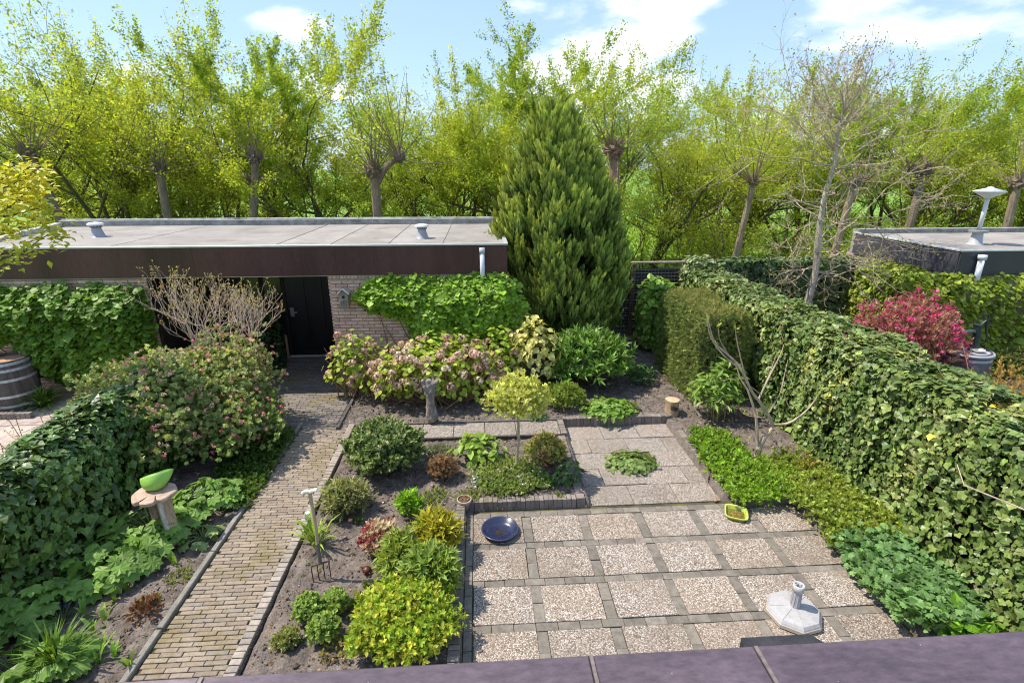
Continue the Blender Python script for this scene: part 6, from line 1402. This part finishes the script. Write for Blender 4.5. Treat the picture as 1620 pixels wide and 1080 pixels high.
# ================================================================== TREES BEYOND
def grow_tree(seed, H, kind, nleaf, lsize, pal, bark=(.11, .085, .06)):
    """kind: 'multi' several stems from the ground, 'single' one trunk, 'whip' a knobbed pollard with young rods"""
    global rng
    keep = rng; rng = np.random.default_rng(seed); rr = random.Random(seed)
    mb = MB(); tips = []
    def br(p, d, L, r, lev, maxlev, up, wob):
        k = 5 if lev < 3 else 4; P = [p]; dd = d
        for q in range(k):
            dd = norm(dd + rng.normal(0, wob, 3) + np.array([WIND, 0, up])); P.append(P[-1] + dd * L / k)
        rad = np.linspace(r, r * .45, k + 1)
        tube(mb, P, rad, 7 if lev == 0 else (5 if lev < 3 else 3), np.array(bark) * rr.uniform(.8, 1.2), False)
        if lev >= maxlev - 1:
            for q in range(1, k + 1): tips.append((P[q], dd, lev))
        if lev >= maxlev: return
        for q in range(rr.choice((3, 4, 5)) if lev < 2 else rr.choice((2, 3, 4))):
            i = rr.randint(1 if lev else 2, k); f = i / k
            side = norm(rng.normal(0, 1, 3)); nd_ = norm(dd * rr.uniform(.5, 1.0) + side * rr.uniform(.7, 1.1)); nd_[2] = abs(nd_[2]) * .7 + .08
            br(P[i], norm(nd_), L * rr.uniform(.5, .78), rad[i] * .62, lev + 1, maxlev, up, wob * 1.1)
    WIND = rr.uniform(-.05, .05)
    if kind == 'multi':
        for q in range(rr.randint(4, 6)):
            a = rr.uniform(0, 6.28); d = norm(np.array([math.cos(a) * .45, math.sin(a) * .45, 1.])); br(np.array([math.cos(a) * .15, math.sin(a) * .15, -.3]), d, H * rr.uniform(.45, .62), .105, 0, 4, .06, .10)
    elif kind == 'single':
        p = np.array([0, 0, -.3]); d = norm(np.array([rr.uniform(-.1, .1), 0, 1.])); P = [p]
        br(p, d, H * .62, .15, 0, 4, .06, .06)
        for q in range(3): br(np.array([0, 0, H * rr.uniform(.15, .35)]), norm(np.array([rr.uniform(-1, 1), rr.uniform(-1, 1), .8])), H * .4, .06, 1, 4, .08, .10)
    zt_ = sorted(t[0][2] for t in tips)[int(len(tips) * .80)]; hi = [t for t in tips if t[0][2] > zt_]
    for q in range(46):                           # long thin shoots standing out of the crown
        p, dd, _ = hi[rr.randrange(len(hi))]; L = rr.uniform(.5, 1.3); P = [p]; dd = norm(dd * .4 + np.array([rr.uniform(-.3, .3), rr.uniform(-.3, .3), 1.]))
        for w_ in range(4): dd = norm(dd + rng.normal(0, .08, 3)); P.append(P[-1] + dd * L / 4); tips.append((P[-1], dd, 9))
        tube(mb, P, [.009, .007, .005, .004, .003], 3, np.array(bark), False)
    T = np.array([t[0] for t in tips]); D = np.array([t[1] for t in tips]); top = T[:, 2].max(); sc = H / top
    i = rng.integers(0, len(T), nleaf)
    P = T[i] + rng.normal(0, .085, (nleaf, 3)) - D[i] * rng.uniform(0, .25, nleaf)[:, None]
    # leaf tufts
    nn = rng.normal(0, .7, (nleaf, 3)) + np.array([0, 0, .6]); dd = rng.normal(0, .7, (nleaf, 3)) + D[i] * .5
    col = colours(P, pal, seed, .9, .22, .55)
    lm = MB(); inst(lm, T_KITE, P * sc, frames(nn, dd), lsize * np.exp(rng.normal(0, .3, nleaf)), col)
    for q in range(len(mb.V)): mb.V[q] = mb.V[q] * sc
    rng = keep
    return mb, lm
PT = [[((.27, .365, .035), 3), ((.365, .45, .055), 3), ((.46, .51, .09), 1.5), ((.18, .25, .03), 1.2)],
      [((.22, .335, .04), 3), ((.31, .425, .06), 3), ((.16, .245, .03), 1.2)],
      [((.29, .355, .05), 3), ((.38, .435, .08), 2), ((.21, .265, .03), 1.2)]]
protos = []
for q, (kind, H, nl, ls, pi) in enumerate((('multi', 8.5, 50000, .066, 0), ('single', 9.0, 48000, .066, 1), ('multi', 7.5, 45000, .062, 2), ('single', 8.5, 48000, .066, 0), ('multi', 9.0, 50000, .066, 1))):
    t_, l_ = grow_tree(50 + q, H, kind, nl, ls, PT[pi]); protos.append((t_.mesh('trunk', BARK, (0, 0, 0), True), l_.mesh('crown', LEAF_TREE), H))
def place_tree(name, label, px, Y_, pr, rot, top_py, cat='tree', group=None):
    x = AY(px, 265, Y_)[0]; zt_ = AY(px, top_py, Y_)[2]; tm_, cm_, H = protos[pr]; s = (zt_ + .16) / H
    e = empty(name, (x, Y_, -.16), label, cat, group); lean = -R(13) if px < 360 else (R(5) if px > 1000 else 0); e.rotation_euler = (Matrix.Rotation(lean, 3, 'Y') @ Matrix.Rotation(rot, 3, 'Z')).to_euler(); sh = min(max(s, .8), 1.35); e.scale = (sh, sh, s)
    for nm, me in (('trunk', tm_), ('crown', cm_)):
        o = bpy.data.objects.new(nm, me); COL.objects.link(o); o.parent = e
    return e
TREES = [(-40, 20, 1, 25, 'tall leafy tree at the left edge, behind the leaning pollard'), (85, 22, 3, 5, 'tall tree rising between the leaning pollard and the second pollard'),
    (185, 21, 0, 0, 'many stemmed tree behind the left roof vent'), (262, 24, 4, -12, 'tallest tree over the left half of the shed roof'), (340, 21, 2, 8, 'thin stemmed tree just left of the third pollard'),
    (425, 23, 1, 8, 'bushy tree right of the third pollard'), (505, 21, 3, 40, 'tree with spiky top twigs left of the gap of blue sky'), (585, 25, 2, 110, 'low tree behind the two armed pollard under open sky'),
    (668, 22, 4, 105, 'broad green tree right of the two armed pollard'), (738, 24, 0, 85, 'yellow green tree left of the cypress top'), (815, 21, 3, 60, 'tree with twiggy crown just left of the cypress tip'),
    (895, 24, 1, 12, 'highest tree behind the cypress, with thin twigs against a cloud'), (965, 21, 4, 65, 'tree right behind the right shoulder of the cypress'), (1040, 22, 0, 95, 'slender multi stemmed tree right of the cypress'),
    (1110, 25, 2, 85, 'pale yellow green tree left of the fifth pollard'), (1185, 23, 3, 80, 'loose tree above the knobbed pollard trunk near the back fence'), (1265, 26, 2, 80, 'light green tree left behind the bare pale tree'),
    (1345, 22, 1, 50, 'airy tree directly behind the bare pale tree top'), (1430, 24, 4, 60, 'tree right behind the bare pale tree'), (1500, 22, 0, 120, 'green tree above the grey shed roof, left of the white flue'),
    (1570, 24, 3, 95, 'tree above the white flue with reddish top twigs'), (1650, 21, 2, 110, 'tree at the right edge above the grey shed'), (1740, 23, 1, 60, 'tree just beyond the right edge, branches reaching in')]
for q, (px, Y_, pr, top, lab) in enumerate(TREES): place_tree('leafy_tree', lab, px, Y_, pr, q * 1.7, top + 8, group='trees in the belt behind the gardens')
# the wood farther off, one mass
m = MB(); mt = MB()
for q in range(30):
    r2 = np.random.default_rng(300 + q); x = -42 + q * 3.4 + r2.uniform(-1.5, 1.5); Y_ = r2.uniform(30, 44); H = r2.uniform(5.5, 9.5) * (Y_ / 30) * .85; n = 2600
    d = norm(r2.normal(0, 1, (n, 3))); rr_ = r2.uniform(.3, 1, n) ** .6; L = 1 + .3 * nfield(d, 3, q)
    P = d * (rr_ * L)[:, None] * np.array([2.9, 2.6, H * .5]) + np.array([x, Y_, H * .52]); k = P[:, 2] > 0.0; P = P[k]
    inst(m, T_KITE, P, frames(r2.normal(0, .7, P.shape) + [0, 0, .6], r2.normal(0, 1, P.shape)), r2.uniform(.13, .26, len(P)), colours(P, PT[q % 3], q, .5, .2))
    for w_ in range(3): tube(mt, [(x + r2.uniform(-.8, .8), Y_, -.2), (x + r2.uniform(-1, 1), Y_, H * .4), (x + r2.uniform(-1.6, 1.6), Y_, H * .85)], [.14, .10, .03], 5, (.15, .12, .09), False)
o = m.build('distant_wood', LEAF_TREE); tag(o, 'distant belt of spring green trees seen between the nearer trees', 'wood', kind='stuff'); mt.build('trunks', BARK, o)
# undergrowth between the trunks
m = MB(); mt = MB()
for q in range(80):
    r2 = np.random.default_rng(500 + q); x = r2.uniform(-30, 30); Y_ = r2.uniform(18.5, 29); H = r2.uniform(.8, 2.8); n = 1150
    d = norm(r2.normal(0, 1, (n, 3))); rr_ = r2.uniform(.2, 1, n) ** .6; L = 1 + .4 * nfield(d, 3, q)
    P = d * (rr_ * L)[:, None] * np.array([1.6, 1.1, H * .6]) + np.array([x, Y_, H * .5]); k = P[:, 2] > 0; P = P[k]
    inst(m, T_KITE, P, frames(r2.normal(0, .7, P.shape) + [0, 0, .6], r2.normal(0, 1, P.shape)), r2.uniform(.06, .13, len(P)), colours(P, PT[q % 3], q, .8, .2))
    for w_ in range(4): tube(mt, [(x + r2.uniform(-.5, .5), Y_, -.2), (x + r2.uniform(-.8, .8), Y_, H * .5), (x + r2.uniform(-1.2, 1.2), Y_, H * 1.1)], [.03, .02, .008], 4, (.15, .12, .09), False)
o = m.build('undergrowth', LEAF_TREE); tag(o, 'spring green undergrowth between the tree trunks behind the sheds', 'undergrowth', kind='stuff'); mt.build('stems', BARK, o)

# pollards: thick trunk, knobbed head, young rods
def pollard(label, base_px, head_px, Y_, r0, rods, fork=None, rodlen=2.2, nl=1500, dark=(.15, .11, .085), seed=0):
    r0 = r0 * .78; hd = AY(*head_px, Y_); b = AY(base_px[0], base_px[1], Y_); d = (b - hd); gz = -.16; foot = hd + d * ((hd[2] - gz) / max(hd[2] - b[2], .3)); foot = hd * .0 + np.array([hd[0] + d[0] * min((hd[2] - gz) / max(-d[2], .3), 3), Y_, gz])
    e = empty('pollard_tree', foot, label, 'tree', 'pollarded trees behind the sheds'); r2 = np.random.default_rng(seed); mb = MB()
    def knob(c, R_):
        k = 26; V = []; 
        lat, lon = 9, 14
        for i in range(lat):
            for j in range(lon):
                th_ = math.pi * (i + .5) / lat; ph = 2 * math.pi * j / lon; dv = np.array([math.sin(th_) * math.cos(ph), math.sin(th_) * math.sin(ph), math.cos(th_)])
                V.append(c + dv * R_ * (1 + .22 * math.sin(5 * ph + i * 2.1 + seed) + r2.normal(0, .10)) * np.array([1, 1, .85]))
        F = [(i * lon + j, i * lon + (j + 1) % lon, (i + 1) * lon + (j + 1) % lon, (i + 1) * lon + j) for i in range(lat - 1) for j in range(lon)] + [tuple(range(lon))[::-1], tuple(range((lat - 1) * lon, lat * lon))]
        mb.add(V, F, np.array(dark) * .9)
        for q in range(16):
            dv = norm(r2.normal(0, 1, 3)); tube(mb, [c + dv * R_ * .7, c + dv * R_ * 1.25 + [0, 0, .03], c + dv * R_ * 1.35 + [0, 0, .12]], [R_ * .28, R_ * .2, R_ * .08], 5, dark, False)
    mid = (foot + hd) / 2 + r2.normal(0, .06, 3); limb(mb, [foot, mid, hd], r0 * 1.15, r0 * .9, 10, np.array(dark) * 1.25)
    heads = [(hd, r0 * 1.55)]
    knob(hd, r0 * 1.55)
    if fork is not None:
        fk = AY(*fork, Y_); limb(mb, [hd * .75 + mid * .25, (hd + fk) / 2 - [0, 0, .05], fk], r0 * .6, r0 * .5, 8, dark); knob(fk, r0 * 1.0); heads.append((fk, r0))
    mb.build('trunk', BARK, e)
    mb = MB(); lp_ = []
    for q in range(rods):
        c, R_ = heads[q % len(heads)]; dv = norm(r2.normal(0, 1, 3) * [1, 1, .6] + [0, 0, .8]); L = rodlen * r2.uniform(.5, 1.1); P = [c + dv * R_ * .8]
        for s_ in range(5): dv = norm(dv + r2.normal(0, .10, 3) + [0, 0, .12]); P.append(P[-1] + dv * L / 5); lp_ += [(P[-1], dv)] * (s_)
        tube(mb, P, np.linspace(.018, .005, 6), 4, (.20, .15, .09), False)
    mb.build('branch', BARK, e)
    if nl:
        T = np.array([t[0] for t in lp_]); i = r2.integers(0, len(T), nl); P = T[i] + r2.normal(0, .09, (nl, 3)); m = MB()
        inst(m, T_KITE, P, frames(r2.normal(0, .8, (nl, 3)) + [0, 0, .5], r2.normal(0, 1, (nl, 3))), r2.uniform(.06, .12, nl), colours(P, PT[0], seed, 1, .2)); m.build('crown', LEAF_TREE, e)
pollard('leaning dark pollard with gnarled head above the left end of the shed roof', (92, 345), (48, 245), 17, .17, 34, None, 1.8, 300, seed=1)
pollard('dark pollard trunk behind the roof, second from the left', (266, 348), (252, 268), 18, .17, 26, None, 1.8, 500, seed=2)
pollard('pollard trunk behind the middle of the shed roof, third from the left', (398, 348), (404, 250), 18, .16, 26, (398, 285), 1.8, 500, seed=3)
pollard('two armed pollard with a knobbed head right of the shed roof middle', (600, 350), (592, 272), 17, .19, 40, (632, 250), 2.4, 700, seed=4, dark=(.19, .13, .10))
pollard('reddish brown pollard head looking out behind the right side of the cypress', (975, 300), (971, 240), 17, .22, 26, None, 2.0, 300, seed=5, dark=(.22, .13, .10))
pollard('slanting slim pollard behind the back fence right of the cypress', (1160, 415), (1192, 288), 17, .13, 30, None, 2.0, 500, seed=6, dark=(.20, .15, .11))
pollard('pollard trunk just behind the pale bare tree', (1318, 410), (1352, 290), 17, .15, 24, (1370, 286), 1.8, 300, seed=7, dark=(.22, .16, .12))
pollard('dark pollard left behind the grey shed roof', (1440, 360), (1462, 272), 18, .17, 24, (1440, 268), 1.8, 400, seed=8)
pollard('pollard at the right edge beside the white flue', (1596, 360), (1610, 290), 17, .17, 24, None, 1.8, 300, seed=9, dark=(.19, .14, .11))

# ================================================================== PALE BARE TREE IN THE RIGHT GARDEN
ty = 10.4
e = empty('bare_tree', (AY(1272, 520, ty)[0], ty, 0), 'tall pale grey tree almost without leaves, leaning right behind the ivy fence', 'tree')
def tp_(px, py, dy=0): return AY(px, py, ty + dy)
TC = (.40, .35, .28); mb = MB()
foot = tp_(1270, 560); foot[2] = 0.0
limb(mb, [foot, tp_(1275, 492), tp_(1290, 430), tp_(1295, 370), tp_(1305, 310), tp_(1320, 260), tp_(1326, 210), tp_(1334, 175), tp_(1340, 125)], .088, .012, 10, TC); mb.build('trunk', BARK, e)
mb = MB(); ends = []
def tw(p, d, L, r, lev, up=.02, maxlev=4):
    k = 5; P = [p]; dd = d
    for q in range(k):
        dd = norm(dd + rng.normal(0, .22, 3) + np.array([0, 0, up])); P.append(P[-1] + dd * L / k)
    tube(mb, P, np.linspace(r, r * .45, k + 1), 5 if r > .01 else 4, np.array((.42, .34, .25)) * random.uniform(.8, 1.15), False)
    if lev >= maxlev: ends.append(P[-1]); return
    for q in range(random.choice((2, 3))):
        i = random.randint(2, k); tw(P[i], norm(dd + norm(rng.normal(0, 1, 3)) * .8), L * random.uniform(.5, .75), max(r * .6, .003), lev + 1, up, maxlev)
LB = [((1318, 262), (1210, 215), .03), ((1322, 240), (1225, 160), .05), ((1326, 215), (1262, 120), .06), ((1330, 200), (1300, 105), .06), ((1336, 160), (1330, 85), .06), ((1334, 180), (1385, 100), .06), ((1330, 200), (1430, 130), .05), ((1324, 225), (1460, 175), .04), ((1338, 150), (1360, 90), .06), ((1316, 270), (1455, 225), .02), ((1296, 400), (1240, 395), .02), ((1294, 420), (1215, 440), .0), ((1300, 350), (1230, 335), .02), ((1303, 330), (1240, 300), .03), ((1310, 290), (1250, 250), .03), ((1298, 380), (1380, 350), .02), ((1300, 345), (1400, 330), .0), ((1306, 310), (1420, 300), -.02),
      ((1312, 280), (1400, 230), .02), ((1318, 262), (1410, 205), .0), ((1322, 240), (1250, 200), .04), ((1326, 212), (1300, 170), .06), ((1330, 200), (1380, 150), .05), ((1334, 182), (1340, 120), .04), ((1334, 182), (1370, 130), .03), ((1330, 190), (1290, 140), .03),
      ((1292, 440), (1370, 400), -.01), ((1294, 410), (1420, 405), .0), ((1296, 390), (1440, 380), -.02), ((1300, 360), (1460, 320), -.03), ((1288, 450), (1230, 420), .0), ((1292, 430), (1330, 440), .0)]
for (a_, b_, up) in LB:
    for rep in range(2):
        dy = random.uniform(-.9, .9); A = tp_(*a_); B = tp_(*b_, dy); d = norm(B - A); tw(A, norm(d + rng.normal(0, .12, 3)), np.linalg.norm(B - A) * random.uniform(.7, .95) * (.85 if b_[1] < 180 else 1), .015, 1, up, 5 if rep else 4)
mb.build('branch', BARK, e)
en = np.array(ends); en = np.repeat(en, 2, 0) + rng.normal(0, .03, (len(en) * 2, 3)); m = MB()
inst(m, T_OVAL, en, frames(rand_dirs(len(en)), rand_dirs(len(en)) + [0, 0, .5]), .04, colours(en, [((.36, .38, .10), 1), ((.30, .24, .12), 1)], 1)); m.build('bud_leaf', LEAF, e)

# ================================================================== YELLOW MAPLE REACHING IN FROM THE LEFT
e = empty('yellow_maple', (-8.9, 6.9, 0), 'yellow leaved young maple reaching in over the left end of the shed roof', 'tree')
mb = MB(); my = 7.0
def yp(px, py, dy=0): return AY(px, py, my + dy)
limb(mb, [(-8.9, 6.9, 0), (-8.8, 6.9, 1.5), (-8.6, 6.95, 2.4), (-8.4, 7, 3.2)], .06, .03, 8, (.16, .12, .08)); mb.build('trunk', BARK, e)
P = []; mb = MB()
for pts in ([(-170, 420), (-60, 360), (0, 336), (30, 315), (55, 292), (66, 272)], [(-120, 390), (-50, 350), (20, 340), (60, 330), (85, 328)], [(-110, 430), (-40, 425), (0, 412), (40, 395), (75, 372), (95, 370)], [(-100, 350), (-40, 310), (0, 300), (40, 282), (60, 268)], [(-110, 330), (-50, 300), (0, 285), (20, 272)], [(-110, 400), (-60, 385), (-10, 375), (30, 360), (62, 342)], [(-110, 360), (-40, 335), (10, 318), (40, 310), (75, 300)]):
    dy = random.uniform(-.35, .35); Q = [yp(a, b, dy) for a, b in pts]; limb(mb, Q, .014, .004, 5, (.14, .09, .07))
    for a, b in zip(Q[:-1], Q[1:]):
        for t in np.linspace(0, 1, 7): P.append(a + (b - a) * t)
mb.build('branch', BARK, e)
P = np.array(P); P = np.repeat(P, 8, 0); P = P + rng.normal(0, .075, P.shape); n = len(P)
yel = np.clip((P[:, 2] - 2.9) * 1.2 + .4, 0, 1)[:, None]
col = colours(P, [((.46, .50, .03), 3), ((.54, .52, .04), 2), ((.34, .44, .03), 2)], 2, 3, .15) * yel + colours(P, [((.30, .40, .06), 2), ((.22, .34, .05), 2)], 2, 3, .15) * (1 - yel)
leaf_parts(e, T_KITE, P, frames(rng.normal(0, .4, (n, 3)) + [0, -.3, 1], rng.normal(0, .8, (n, 3)) + [.6, 0, -.1]), rng.uniform(.065, .115, n), col, LEAF, 200)
